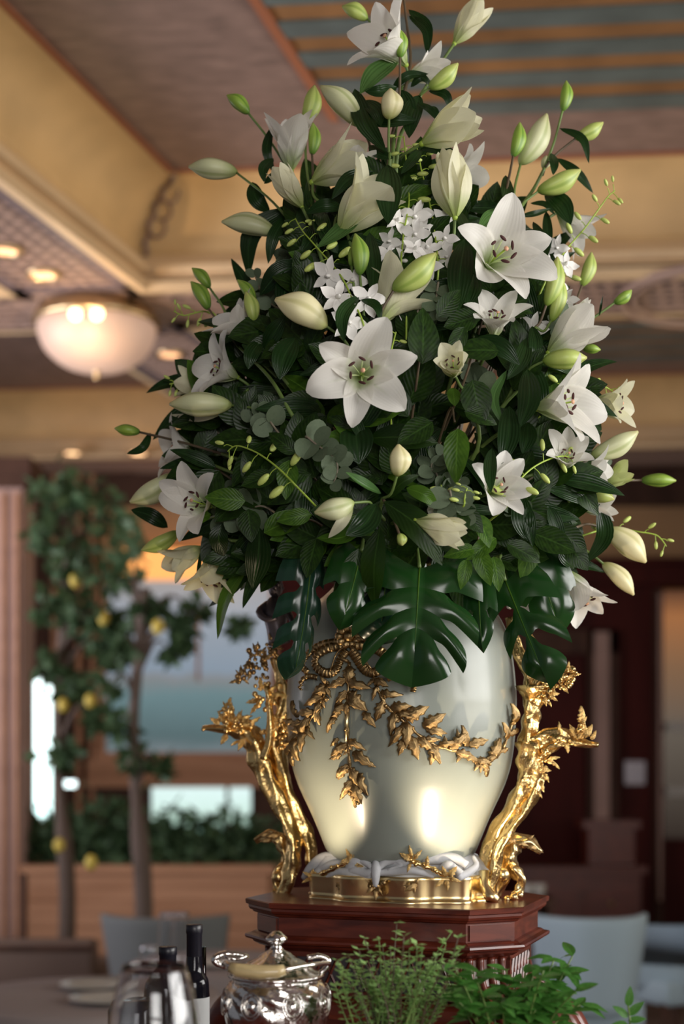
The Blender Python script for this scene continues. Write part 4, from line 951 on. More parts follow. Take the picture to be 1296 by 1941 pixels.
q = MB(); q.add(*tube(spline([U(582, 1815, .0), U(605, 1812, 0), U(622, 1820, 0), U(618, 1836, 0), U(600, 1848, 0)], 6), .004, 10)); q.build('side_handle', 'silver', ut, True)
# wine glass in front, bottles behind it
GY = 1.6
gh = Z(1830, GY) - TZ
stem_glass('wine_glass', 'large clear wine glass in the lower left foreground', X(292, GY), GY, TZ, goblet(gh, 88 * GY / F, 60 * GY / F, .115, .0012, .038))
def bottle(label, px, Y, topy, rn, rb, shoulder, label_band=False, ht=None):
    z0 = TZ; H = Z(topy, Y) - z0; ys = Z(shoulder, Y) - z0
    t = thing('bottle', label, 'bottle', (X(px, Y), Y, z0), 'dark bottles behind the wine glass')
    pr = [(.001, 0), (rb * .9, 0), (rb, .006), (rb, ys - .02), (rb * .93, ys), (rb * .62, ys + .014), (rn * 1.05, ys + .03), (rn * .92, H * .9), (rn * .92, H - .002)]
    q = MB(); q.add(*lathe(pr[:3] + smooth_prof(pr[3:], 4), 40)); q.build('body', 'bottle_glass', t, True)
    ch = ht or .045
    q = MB(); q.add(*lathe([(rn * .96, H - ch), (rn * 1.02, H - ch + .001), (rn * 1.02, H - .014), (rn * 1.1, H - .013), (rn * 1.1, H - .001), (rn * 1.0, H), (.001, H)], 32)); q.build('cap', 'capsule', t, True)
    if label_band:
        q = MB(); q.add(*lathe([(rb * 1.01, ys - .075), (rb * 1.01, ys - .025)], 40)); q.build('paper_label', 'label_white', t, True)
    return t
bottle('tall dark bottle with black screw cap, behind the wine glass at its right', 368, 2.2, 1752, .0118, .0235, 1858, True, .05)
bottle('broad dark bottle with black neck, seen through the wine glass rim', 318, 2.3, 1794, .0135, .042, 1862, False, .03)
q = MB(); q.add(*lathe([(.001, 0), (.034, 0), (.037, .004), (.037, .125), (.030, .14), (.001, .14)], 30)); o = q.build('dark_jar', 'bottle_glass', None, True, loc=(X(252, 2.12), 2.12, TZ)); tag(o, 'squat dark jar behind the wine glass at its left', 'jar')
stem_glass('slim_glass', 'slim greenish bottle-like glass right beside the black-capped bottle', X(384, 2.4), 2.4, TZ, [(.0005, 0), (.012, 0), (.012, .1), (.006, .13), (.006, Z(1795, 2.4) - TZ), (.0048, Z(1795, 2.4) - TZ), (.0048, .13), (.0108, .1), (.0108, .002), (.0005, .002)])
# herb pots
def leafmesh(L, W, bend=.2, fold=.2, nl=7, name='leaf', mat='leaf_herb', tip=1.0, wave=0):
    v = []; f = []; uv = []; us = (-1, -.5, 0, .5, 1)
    for i in range(nl + 1):
        t = i / nl; wd = W / 2 * max(.015, math.sin(math.pi * t ** .75) ** .8 * (1 if t < .5 else 1)); ang = bend * t
        for u in us:
            v.append(Vector((u * wd, L * t * math.cos(ang * .6), -L * bend * t * t * .6 + abs(u) * wd * fold + wave * math.sin(t * 14) * abs(u) * W))); uv.append(((u + 1) / 2, t))
    for i in range(nl):
        for k in range(4): a = i * 5 + k; f.append((a, a + 1, a + 6, a + 5))
    return mesh(name, v, f, mat, uv)
def place(me, name, parent, p, d, n, s):
    d = Vector(d).normalized(); n = Vector(n); n = n - d * n.dot(d)
    if n.length < 1e-3: n = d.orthogonal()
    n.normalize(); o = link(name, me, parent, p, Matrix((d.cross(n), d, n)).transposed().to_quaternion()); o.scale = (s, s, s); return o
def pot(label, name, px, Y, r=.055):
    t = thing(name, label, 'plant', (X(px, Y), Y, TZ))
    q = MB(); q.add(*lathe([(.001, 0), (r * .72, 0), (r * .92, .075), (r * 1.04, .076), (r * 1.05, .098), (r * .96, .099), (r * .9, .085), (.001, .085)], 36)); q.build('pot', 'terracotta_pot', t, True)
    q = MB(); q.add(*lathe([(.001, .088), (r * .93, .086)], 24)); q.build('soil', 'soil', t, True); return t
rh = random.Random(4)
th = pot('potted thyme with fine woody stems and tiny leaves, beside the silver urn', 'potted_thyme', 735, 2.0)
lv = MB()
tips = [(752, 1748), (690, 1778), (725, 1795), (680, 1800), (660, 1810), (718, 1780), (765, 1775), (800, 1800), (828, 1812), (855, 1768), (868, 1778), (845, 1790), (705, 1815), (640, 1820), (775, 1800), (790, 1790), (740, 1800), (812, 1830), (650, 1850), (700, 1840), (760, 1820), (820, 1850), (635, 1870), (870, 1800), (735, 1830), (785, 1840), (670, 1830)]
tips += [(rh.uniform(640, 870), rh.uniform(1820, 1900)) for _ in range(34)]
for (tx, ty) in tips:
    e = P(tx, ty, 2.0 + rh.uniform(-.05, .06)) - th.location; s = Vector((e.x * .35 + rh.uniform(-.02, .02), e.y * .3 + rh.uniform(-.02, .02), .086))
    pa = spline([s, s.lerp(e, .5) + Vector((rh.uniform(-.012, .012), 0, .01)), e], 6); q = MB(); q.add(*tube(pa, [.0012] * 6 + [.0008] * 7, 4)); q.build('stem', 'stem_brown' if rh.random() < .5 else 'stem_green', th, True)
    for i in range(2, 13):
        for sgn in range(3 if ty < 1800 else 3):
            a = rh.uniform(0, 6.28); d = Vector((math.cos(a), math.sin(a), rh.uniform(-.1, .7))).normalized(); L = rh.uniform(.006, .0125) * (1.25 if i > 9 else 1); b_ = d.cross(Vector((0, 0, 1))).normalized(); n_ = d.cross(b_)
            p = pa[min(i, len(pa) - 1)]
            lv.add([p, p + d * L * .45 + b_ * L * .34, p + d * L, p + d * L * .45 - b_ * L * .34, p + d * L * .5 - n_ * L * .1], [(0, 1, 4), (1, 2, 4), (2, 3, 4), (3, 0, 4)])
o = lv.build('leaves', 'leaf_thyme', th, True); o['kind'] = 'stuff'
hb = pot('potted basil-like herb with pointed bright green leaves, right of the thyme', 'potted_herb', 965, 2.02, .07)
HM = [leafmesh(1, .42, .3, .25), leafmesh(1, .36, .6, .2, wave=.04), leafmesh(1, .5, .15, .3)]
hst = [(860, 1830), (875, 1865), (995, 1845), (1010, 1850), (1050, 1818), (1085, 1812), (1075, 1840), (1040, 1870), (975, 1868), (920, 1885), (1000, 1895), (1060, 1895), (870, 1900), (950, 1900), (845, 1880), (1100, 1905), (1015, 1915), (1090, 1880), (1030, 1840), (960, 1840), (900, 1850)]
for (tx, ty) in hst:
    e = P(tx, ty, 2.0 + rh.uniform(-.06, .06)) - hb.location; s = Vector((e.x * .4, e.y * .3, .086)); pa = spline([s, s.lerp(e, .5) + Vector((0, 0, .012)), e], 4)
    q = MB(); q.add(*tube(pa, [.0018] * 4 + [.0012] * 5, 5)); q.build('stem', 'stem_green', hb, True)
    for i in range(3, 9):
        for sgn in (0, 1):
            a = rh.uniform(0, 6.28); d = Vector((math.cos(a), math.sin(a) * .7 - .1, rh.uniform(-.15, .6)))
            place(HM[rh.randrange(3)], 'leaf', hb, pa[i], d, Vector((0, -.4, 1)), rh.uniform(.026, .044))
sp = thing('herb_sprig', 'lone small green sprig at the bottom right of the picture', 'plant', P(1190, 1985, 2.0))
q = MB(); q.add(*tube([(0, 0, 0), (.003, 0, .03), (.0, 0, .052)], .0015, 5)); q.build('stem', 'stem_green', sp, True)
for (dx, dz, z0, s) in ((-.7, .6, .035, .028), (.7, .7, .038, .030), (.1, 1, .05, .030), (-1, .1, .025, .024), (.9, .2, .03, .026)): place(HM[0], 'leaf', sp, Vector((0, 0, z0)), Vector((dx, -.2, dz)), Vector((0, -1, .6)), s)
q = MB(); q.add(*lathe([(.001, -.0), (.02, 0), (.024, .02), (.001, .02)], 16)); 
sp.location.z = TZ + .10; sp.location.y = 2.0
q = MB(); q.add(*lathe([(.001, -.1), (.022, -.1), (.03, 0), (.027, 0), (.001, -.01)], 24)); q.build('pot', 'terracotta_pot', sp, True)
# ================================================================ THE BOUQUET
RT = [(0, 30), (150, 100), (300, 170), (450, 260), (600, 330), (750, 370), (900, 400), (1000, 390), (1100, 330), (1200, 220), (1300, 150)]
def BY(px, py, off=0.0):
    """depth of the bouquet's front surface at that place (a rounded cone about the vase axis)"""
    Rr = interp(RT, py); dx = min(abs(px - 765), Rr); return AY - S * math.sqrt(Rr * Rr - dx * dx) * .72 + off
def BP(px, py, off=0.0): return P(px, py, BY(px, py, off))
MOUTH = Vector((AX, AY, PT + vprof[-3][1] - .03))
def petal_mesh(L, W, a0, a1, recurve, az, r0, rnd, mat, twist=0):
    n, mu = 13, 8; v = []; f = []; uv = []
    r, z = r0, 0.0; ca, sa = math.cos(az), math.sin(az); ph = rnd.uniform(0, 6)
    for i in range(n + 1):
        t = i / n; ang = a0 + (a1 - a0) * t ** 1.15 + recurve * max(0, t - .62) ** 1.5 * 4
        wd = W / 2 * max(.02, max(0, math.sin(math.pi * min(1, (t * .975 + .02)) ** 1.02)) ** .66)
        if t < .1: wd = max(wd, W * .10)
        nrx, nrz = -math.cos(ang), math.sin(ang)      # towards the inside of the flower
        for k in range(mu + 1):
            u = -1 + 2 * k / mu; w_ = u * wd
            cup = (abs(u) ** 1.8) * wd * (.55 * (1 - t) + .12) - (.06 * wd * math.cos(u * math.pi * 1.0) * (1 if abs(u) < .5 else 0)) + math.sin(t * 9 + ph + u * 2) * .035 * wd * abs(u) * 2
            rr = r + nrx * cup; zz_ = z + nrz * cup; tx = w_ + twist * t * t * W * .3
            v.append(Vector((ca * rr - sa * tx, sa * rr + ca * tx, zz_))); uv.append(((u + 1) / 2, t))
        r += math.sin(ang) * L / n; z += math.cos(ang) * L / n
    for i in range(n):
        for k in range(mu): a = i * (mu + 1) + k; f.append((a, a + 1, a + mu + 2, a + mu + 1))
    return mesh('petal', v, f, mat, uv)
def flower(parent, base, axis, L, op=.7, roll=0, mat='petal_white', azs=None, Ls=None, seed=0, stam=True, wid=1.0, skip=()):
    rnd = random.Random(seed * 7 + 3); q = axisrot(Vector(axis)); org = parent.location
    r0 = L * .035
    rec = MB(); rec.add(*lathe([(.0005, -L * .05), (r0 * 1.1, -L * .04), (r0 * 1.3, .0), (r0 * 1.15, L * .04), (r0 * .6, L * .02), (.0005, L * .015)], 10))
    fl_ = link('flower', mesh('flower', rec.v, rec.f, 'stem_lime', rec.uv), parent, base - org, q)
    for k in range(6):
        if k in skip: continue
        az = (R(azs[k]) if azs else R(60 * k + roll + rnd.uniform(-6, 6))); inner_ = (k % 2 == 0)
        Lk = L * (Ls[k] if Ls else rnd.uniform(.94, 1.05))
        W = L * (.50 if inner_ else .38) * wid
        a0 = R(8 + 22 * op + rnd.uniform(-2, 2)); a1 = R(12 + 84 * op + rnd.uniform(-9, 9)); rc = R(8 + 45 * max(0, op - .35)) * rnd.uniform(.3, 1.6)
        if op < .3: a1 = R(-14 + 110 * op + rnd.uniform(-4, 4)); a0 = R(21 + 12 * op); rc = R(-4 if inner_ else 14)
        link('petal', petal_mesh(Lk, W, a0, a1, rc, az, r0 * (1 if inner_ else .8), rnd, mat, rnd.uniform(-1, 1)), fl_)
    if stam:
        sl_ = L * (.50 if op > .5 else .62)
        for k in range(6):
            az = R(60 * k + 30 + roll) + rnd.uniform(-.2, .2); sp_ = .24 + .10 * op
            pts = [Vector((math.cos(az) * sl_ * sp_ * t ** 1.6, math.sin(az) * sl_ * sp_ * t ** 1.6, sl_ * t)) for t in (0, .25, .5, .75, 1)]
            st = MB(); st.add(*tube(pts, L * .009, 6)); so_ = link('stamen', mesh('stamen', st.v, st.f, 'filament', st.uv), fl_)
            d = Vector((math.cos(az + 1.2), math.sin(az + 1.2), .3)).normalized(); an = MB(); e = pts[-1]
            an.add(*ellipsoid(e, (L * .022, L * .022, L * .062), 8, 6, axisrot(d).to_matrix()))
            me = so_.data; v0 = len(st.v); st.add(an.v, an.f, an.uv)
            me2 = mesh('stamen', st.v, st.f, 'filament', st.uv); me2.materials.append(M['anther'])
            for p_ in me2.polygons:
                if p_.vertices[0] >= v0: p_.material_index = 1
            so_.data = me2
        ps = MB(); ps.add(*tube([Vector((0, 0, 0)), Vector((0, 0, sl_ * .5)), Vector((L * .02, 0, sl_ * 1.05))], [L * .02, L * .014, L * .013], 8)); v0 = len(ps.v)
        ps.ell((L * .02, 0, sl_ * 1.08), (L * .035, L * .035, L * .022), 9, 6); me2 = mesh('pistil', ps.v, ps.f, 'stem_lime', ps.uv); me2.materials.append(M['stigma'])
        for p_ in me2.polygons:
            if p_.vertices[0] >= v0: p_.material_index = 1
        link('pistil', me2, fl_)
    return fl_
def bud(parent, b, t, r, mat='bud_green', bend=.06):
    """closed bud from base point b to tip point t, r = greatest radius"""
    org = parent.location; d = t - b; L = d.length; q = axisrot(d); n, sg = 16, 24; v = []; f = []; uv = []
    for i in range(n + 1):
        s = i / n; pr = (math.sin(math.pi * min(1, s ** .85 * .985 + .012)) ** .74) * (1 - .10 * math.sin(s * 6)) if 0 < s < 1 else .12
        rr = r * max(.10, pr * (1.0 if s < .5 else 1 - .12 * (s - .5)))
        for k in range(sg):
            a = 2 * math.pi * k / sg; m_ = 1 + .085 * math.cos(3 * a) * math.sin(math.pi * s); gr = 1 - .05 * max(0, math.cos(6 * a)) ** 6
            v.append(Vector((math.cos(a) * rr * m_ * gr + bend * L * math.sin(math.pi * s), math.sin(a) * rr * m_ * gr, s * L))); uv.append((k / sg, s))
    for i in range(n):
        for k in range(sg): k2 = (k + 1) % sg; f.append((i * sg + k, i * sg + k2, (i + 1) * sg + k2, (i + 1) * sg + k))
    f.append(tuple(range(sg - 1, -1, -1))); f.append(tuple(n * sg + k for k in range(sg)))
    me = mesh('bud', v, f, mat, uv)
    lu = me.uv_layers[0].data
    for p_ in me.polygons:          # keep the last column's u from wrapping back
        us = [lu[l].uv[0] for l in p_.loop_indices]
        if max(us) - min(us) > .5:
            for l in p_.loop_indices:
                if lu[l].uv[0] < .5: lu[l].uv[0] += 1
    return link('bud', me, parent, b - org, q)
def blade(parent, pts, W, mat='leaf_lily', roll=0.0, fold=.22, name='leaf', peak=.45, wave=.0, tipw=.01):
    """long leaf along pts (world), half facing the camera, rolled by roll"""
    path = spline(pts, 6); n = len(path) - 1; v = []; f = []; uv = []; org = parent.location
    view = Vector((0, -1, 0)); prev = None; us = (-1, -.66, -.33, 0, .33, .66, 1)
    for i, p in enumerate(path):
        t = i / n; a = path[max(0, i - 1)]; b = path[min(n, i + 1)]; tg = (b - a).normalized()
        nn = view - tg * view.dot(tg)
        if prev is not None: nn = nn * .35 + (prev - tg * prev.dot(tg)) * .65
        if nn.length < 1e-3: nn = tg.orthogonal()
        nn.normalize(); prev = nn.copy(); q_ = Quaternion(tg, roll * (1 + .3 * t)); m = q_ @ nn; s = tg.cross(m)
        e = math.log(.5) / math.log(peak); wd = W / 2 * max(tipw, math.sin(math.pi * min(.999, t ** e)) ** .8)
        for u in us: v.append(p - org + s * (u * wd) + m * (abs(u) * wd * fold + wave * W * math.sin(t * 11 + u))); uv.append(((u + 1) / 2, t))
    for i in range(n):
        for k in range(6): a = i * 7 + k; f.append((a, a + 1, a + 8, a + 7))
    return link(name, mesh(name, v, f, mat, uv), parent)
def lf(parent, x0, y0, x1, y1, w_, bulge=0, off=(-.02, -.05), roll=0, mat='leaf_lily', mid=None, fold=.22, peak=.45, name='leaf'):
    """leaf given by its two ends, a sideways bulge in px and the depth of both ends before the bouquet surface"""
    a = BP(x0, y0, off[0]); b = BP(x1, y1, off[1]); dx, dy = x1 - x0, y1 - y0; L = math.hypot(dx, dy)
    if mid is None: mid = ((x0 + x1) / 2 - dy / L * bulge, (y0 + y1) / 2 + dx / L * bulge)
    Ym = (a.y + b.y) / 2 - .012; c = P(mid[0], mid[1], Ym); return blade(parent, [a, c, b], w_ * S * .95, mat, roll, fold, name, peak)
SEED = [0]
def stemline(parent, pts, r0, r1, mat='stem_green', name='stem'):
    path = spline(pts, 6); n = len(path); q = MB(); q.add(*tube([p - parent.location for p in path], [r0 + (r1 - r0) * i / (n - 1) for i in range(n)], 8)); return obj(name, q.v, q.f, mat, parent, q.uv)
def lily(label, path, heads, leaves=(), off=0.0, group=None):
    """path: pixel way of the main stem (x, y, depth offset), last point = top node. heads: dicts"""
    pts = [BP(*p) for p in path]; root = MOUTH + Vector((random.uniform(-.05, .05), random.uniform(-.05, .05), 0))
    t = thing('lily_stem', label, 'lily', root, group)
    mid = root.lerp(pts[0], .5) + Vector((0, .03, .02))
    stemline(t, [root, mid] + pts, .0046, .0028)
    for h in heads:
        SEED[0] += 1; k = h[0]
        if k == 'B':        # bud: bx,by,tx,ty,r,mat,off,dy(tip depth)
            _, bx, by, tx, ty, r, mat, *rest = h; o_ = rest[0] if rest else -.02; dy = rest[1] if len(rest) > 1 else -.01; via = rest[2] if len(rest) > 2 else None
            b = BP(bx, by, o_); tp = P(tx, ty, b.y + dy); bud(t, b, tp, r * S, mat)
            node = pts[-1] if via is None else BP(*via); d = (tp - b).normalized()
            if via != 0: stemline(t, [node, node.lerp(b, .6) - d * .012, b + d * .004], .0024, .0021, 'stem_brown' if SEED[0] % 2 else 'stem_green', 'pedicel')
        else:               # flower: bx,by,(ax,ay,toward),Lpx,open,roll,mat,off,opts
            _, bx, by, ax, L, op, roll, mat, *rest = h; o_ = rest[0] if rest else -.02; kw = rest[1] if len(rest) > 1 else {}
            b = BP(bx, by, o_); axv = Vector((ax[0], -ax[2], ax[1])).normalized(); via = kw.pop('via', None)
            flower(t, b, axv, L * S, op, roll, mat, seed=SEED[0], **kw); node = pts[-1] if via is None else BP(*via)
            stemline(t, [node, node.lerp(b, .6) - axv * .015, b], .0026, .0026, 'stem_green', 'pedicel')
    for l in leaves: lf(t, *l) if isinstance(l, tuple) else lf(t, *l['a'], **l['k'])
    return t
W_, C_, G_ = 'petal_white', 'petal_cream', 'petal_green'
D = lambda *a, **k: {'a': a, 'k': k}
lily('topmost lily stem with a white open flower at its left and tiny green bud', [(742, 330, .02), (752, 230, .02), (762, 165, .0)],
     [('F', 768, 122, (-.62, .45, .62), 122, .56, 20, W_, -.01, {'wid': 1.05}), ('B', 697, 36, 648, 12, 15, 'bud_lime', .0, -.01, (752, 110, 0)),
      ('B', 758, 110, 756, 54, 12.5, 'bud_green', -.05, -.005, (756, 190, -.04)), ('F', 772, 150, (.75, .35, -.1), 85, .5, 0, W_, .02, {'stam': False})],
     [D(774, 18, 808, 100, 24, bulge=-18, off=(0, -.01)), D(752, 112, 682, 178, 46, bulge=6, mat='leaf_lily_light', roll=.3), D(752, 165, 690, 172, 26, bulge=-5), D(760, 170, 775, 240, 36, bulge=-4, off=(0, 0)), D(742, 170, 812, 140, 18, off=(0, -.02), bulge=-12)])
tip = thing('lily_stem', 'thin bare lily stem running out of the top edge of the picture', 'lily', MOUTH + Vector((.01, .02, 0)))
stemline(tip, [MOUTH + Vector((.01, .02, 0)), BP(755, 700, .2), BP(735, 330, .03), BP(768, 170, 0), BP(778, 110, 0), BP(770, 40, 0), BP(763, -20, 0)], .004, .002, 'stem_brown')
lf(tip, 775, 30, 812, 98, 22, bulge=-16, off=(-.0, -.03)); lf(tip, 778, 165, 820, 165, 16, bulge=-18, off=(0, 0))
lily('lily stem with a large half-open white bud reaching the top edge right of centre', [(750, 320, .02), (775, 225, .01), (800, 175, .0)],
     [('F', 861, 82, (.62, .78, .1), 98, .08, 20, C_, -.0, {'stam': False, 'wid': .95}), ('B', 812, 168, 868, 120, 16, 'bud_lime', -.02, -.01), ('F', 800, 272, (.93, .36, .3), 118, .22, 0, C_, -.05, {'wid': 1.05, 'via': (758, 300, 0), 'stam': False})],
     [D(812, 172, 855, 212, 18, bulge=-16, off=(0, -.02)), D(806, 203, 832, 225, 14, bulge=-6), D(795, 180, 775, 262, 38, bulge=6, off=(0, -.02)), D(796, 282, 886, 320, 20, bulge=-14, off=(-.02, -.06)), D(790, 195, 830, 230, 14, bulge=-6)])
lily('lily stem with an upright pale cream bud just before opening, in the upper centre', [(770, 560, .05), (850, 470, .0)],
     [('F', 862, 412, (-.12, 1, .12), 116, .02, 30, C_, -.03, {'stam': False, 'wid': 1.25}), ('F', 842, 330, (.75, .05, -.35), 90, .75, 10, W_, .04, {'stam': False, 'via': (800, 380, .03)})],
     [D(870, 400, 900, 450, 20, bulge=5), D(760, 360, 852, 352, 18, bulge=-6, off=(0, -.02)), D(800, 282, 760, 330, 20)])
lily('lily stem with a plump upright ivory bud above a broad hanging leaf', [(738, 330, -.03), (737, 300, -.03)],
     [('B', 737, 226, 740, 168, 21, 'bud_cream', -.06, -.005)],
     [D(735, 312, 736, 426, 50, off=(-.05, -.09), fold=.12, peak=.42), D(672, 168, 731, 288, 40, bulge=12, off=(-.03, -.06)), D(700, 232, 790, 228, 30, bulge=-2, off=(-.02, -.03)), D(708, 325, 628, 378, 26, bulge=14, off=(-.03, -.07), mat='leaf_lily'), D(700, 275, 745, 300, 24, bulge=6), D(690, 190, 722, 240, 30, bulge=-8)])
lily('lily stem with slanting pale bud and large half-open cream flowers left of centre', [(690, 560, .05), (660, 450, .0), (640, 400, .0)],
     [('B', 684, 238, 607, 163, 22, 'bud_pale', -.02, -.0, (700, 300, 0)), ('F', 592, 345, (.86, .42, .25), 122, .28, 0, C_, -.03, {'wid': 1.15, 'stam': False}),
      ('F', 645, 440, (.66, .75, .3), 130, .30, 30, C_, -.03, {'wid': 1.2, 'stam': False}), ('F', 660, 370, (.3, .8, .2), 95, .45, 10, W_, .02, {'stam': False})],
     [D(690, 395, 600, 470, 40, bulge=-6, mat='leaf_lily_light', roll=.4), D(650, 395, 580, 405, 26, bulge=10)])
lily('lily stem at upper left with an upright white cup flower and two green buds', [(650, 600, .05), (610, 440, .0), (590, 390, .0)],
     [('F', 552, 322, (-.03, 1, .32), 108, .34, 30, W_, -.02, {'wid': 1.05, 'via': (590, 400, 0)}), ('B', 578, 232, 596, 162, 18, 'bud_lime', .0, 0, (590, 380, 0)), ('B', 591, 294, 593, 233, 12.5, 'bud_green', -.03, 0, (600, 400, -.02)),
      ('B', 472, 215, 430, 180, 14, 'bud_green', -.0, 0, (550, 330, 0))],
     [D(515, 240, 520, 330, 20, bulge=12, off=(0, 0)), D(590, 330, 575, 400, 24, bulge=-6, off=(0, 0)), D(604, 395, 612, 440, 22), D(518, 300, 500, 345, 22, bulge=10)])
lily('lily stem with a creamy bud peeling open at upper left before dark leaves', [(660, 650, .05), (612, 500, .0), (598, 460, -.02)],
     [('F', 572, 392, (-.55, .84, .15), 82, .14, 0, C_, -.04, {'wid': 1.1})],
     [D(606, 395, 625, 460, 34, bulge=6, off=(-.02, -.04)), D(640, 480, 600, 420, 26), D(595, 425, 570, 480, 28, bulge=-6)])
lily('lily stem with two long pale buds pointing far left above the cornice', [(640, 600, .06), (590, 505, .02)],
     [('B', 450, 326, 357, 316, 20, 'bud_pale', .0, 0, (590, 470, .02)), ('B', 523, 441, 420, 420, 20, 'bud_pale', -.0, 0)],
     [D(478, 345, 512, 402, 34, bulge=10, off=(0, 0), mat='leaf_lily'), D(545, 395, 470, 525, 40, bulge=34, off=(0, 0)), D(548, 405, 508, 500, 26, bulge=10, off=(0, .02)), D(575, 500, 492, 560, 42, bulge=12, off=(-.0, -.03)), D(500, 348, 545, 330, 16, bulge=-6, off=(0, 0)), D(560, 505, 540, 600, 40, bulge=10, off=(0, 0)), D(520, 400, 560, 470, 30, bulge=-10, off=(0, 0))])
lily('tall lily stem at upper right carrying five buds, the topmost small and green', [(930, 520, .05), (970, 420, .0), (1010, 360, .0), (1032, 318, .0)],
     [('B', 1066, 211, 1073, 153, 12.5, 'bud_green', 0, 0), ('B', 1089, 263, 1143, 232, 14, 'bud_lime', -.01, 0), ('B', 985, 312, 1036, 216, 23, 'bud_pale', -.01, 0, (975, 400, 0)),
      ('B', 972, 298, 985, 232, 14, 'bud_green', -.03, 0, (950, 410, 0)), ('B', 1018, 363, 1100, 322, 19, 'bud_lime', -.03, 0, (985, 400, 0)), ('B', 1030, 320, 1035, 295, 10, 'bud_pale', .03, 0)],
     [D(1060, 243, 1116, 310, 17, bulge=-20, off=(0, -.02)), D(1055, 300, 1124, 366, 20, bulge=-6, off=(0, 0)), D(1044, 290, 1048, 332, 18, bulge=-4), D(958, 332, 972, 404, 25, bulge=3, off=(-.02, -.04)), D(1034, 364, 1082, 426, 42, bulge=-8, off=(-.0, -.04)),
      D(960, 400, 905, 440, 28, bulge=8, mat='leaf_lily_light'), D(1005, 385, 1052, 408, 12, bulge=-10), D(990, 380, 935, 400, 22, bulge=6), D(985, 410, 1045, 395, 12, bulge=2), D(1010, 420, 1035, 500, 22, bulge=-6)])
lily('lily stem with the big fully open white flower at right of centre', [(860, 700, .08), (905, 560, .0)],
     [('F', 921, 505, (.36, .12, .9), 128, .80, 0, W_, -.06, {'azs': [78, 18, -28, -74, -140, 160], 'Ls': [1.0, .95, 1.05, .95, .62, .9], 'wid': 1.1})],
     [D(882, 452, 868, 590, 48, bulge=4, off=(-.03, -.06), fold=.15), D(898, 520, 885, 580, 40)])
lily('lily stem with a white flower tucked right under the big open one', [(880, 760, .1), (925, 660, .0)],
     [('F', 935, 640, (.05, .70, .7), 88, .60, 0, W_, -.02, {'wid': 1.05})],
     [D(900, 642, 985, 692, 34, bulge=-10, off=(-.03, -.08), fold=.3), D(1008, 618, 1010, 690, 26, bulge=-6, off=(-.03, -.03))])
lily('lily stem with a backlit white flower turned away, at the upper right edge', [(960, 560, .08), (1040, 470, .03)],
     [('F', 1056, 402, (.72, -.45, -.2), 98, .45, 15, W_, .03, {'stam': False})], [D(1035, 400, 1040, 480, 20)])
lily('lily stem at right with a twin yellow-green bud pointing up', [(960, 760, .05), (1000, 660, -.02), (1015, 620, -.03)],
     [('B', 1035, 580, 1056, 487, 17, 'bud_lime', -.06, 0), ('B', 1045, 610, 1060, 520, 15, 'bud_lime', -.045, 0)], [D(1000, 640, 960, 720, 30, bulge=-8)])
lily('lily stem at the right edge with a slanting green bud and a small outlying one', [(980, 740, .05), (1050, 650, .02), (1075, 610, .0)],
     [('B', 1102, 543, 1121, 478, 14, 'bud_lime', 0, 0), ('B', 1163, 575, 1197, 550, 11, 'bud_green', 0, 0, (1110, 612, 0))], [D(1135, 600, 1142, 560, 5)])
lily('lily stem with a white half-open flower over a tan-green bud at the right', [(930, 800, .08), (1000, 720, .0)],
     [('F', 1040, 668, (.80, .55, .25), 112, .15, 20, W_, -.02, {'wid': 1.25, 'stam': False}), ('B', 1028, 684, 1112, 678, 18, 'bud_lime', -.06, 0), ('B', 1103, 660, 1138, 663, 9, 'bud_green', 0, 0)],
     [D(1030, 690, 1088, 712, 22, bulge=-8, off=(-.04, -.05)), D(1000, 700, 985, 810, 42, bulge=-10, off=(-.05, -.08)), D(960, 702, 955, 810, 18, bulge=22, off=(-.04, -.05), mat='leaf_lily_light')])
lily('lily stem with a wide white trumpet facing right, halfway up the right side', [(900, 860, .08), (975, 800, .0)],
     [('F', 1018, 774, (.84, .04, .58), 122, .56, 10, W_, -.05, {'wid': 1.12})], [D(1005, 690, 1025, 790, 36, bulge=-6, off=(-.02, -.03)), D(965, 770, 950, 880, 40, bulge=-6, off=(-.05, -.07)), D(1000, 800, 990, 860, 34, bulge=-4)])
lily('lily stem with a yellowish cup flower facing right at the outer right edge', [(950, 860, .1), (1070, 790, .02)],
     [('F', 1120, 768, (.86, -.05, .45), 88, .46, 0, C_, -.01, {'wid': 1.1})], [D(1110, 790, 1140, 815, 30)])
lily('lily stem with a white flower turned upwards below the wide trumpet', [(920, 930, .08), (1010, 900, .0)],
     [('F', 1065, 888, (.15, .5, .8), 72, .62, 25, W_, -.03, {'wid': 1.1}), ('F', 1095, 892, (.8, .0, .2), 74, .5, 0, W_, .03, {'stam': False})], [D(1120, 870, 1105, 905, 10)])
lily('lily stem at the right edge with a long pale green bud pointing up and out', [(930, 960, .1), (1060, 900, .02)],
     [('B', 1120, 864, 1209, 818, 20, 'bud_pale', 0, 0), ('B', 1214, 910, 1281, 911, 13, 'bud_green', .03, 0, (1110, 915, .03))], [D(1140, 890, 1130, 940, 20)])
lily('lily stem at the right edge with a crumpled green-yellow opening bud', [(930, 980, .1), (1080, 940, .0)],
     [('F', 1146, 921, (.85, .5, .1), 58, .22, 0, G_, -.01, {'stam': False, 'wid': 1.3}), ('B', 1108, 936, 1164, 946, 15, 'bud_lime', -.02, 0), ('F', 1105, 965, (.85, .1, -.1), 62, .3, 40, W_, .02, {'stam': False})],
     [D(1150, 905, 1195, 900, 18, bulge=6, off=(0, .02))])
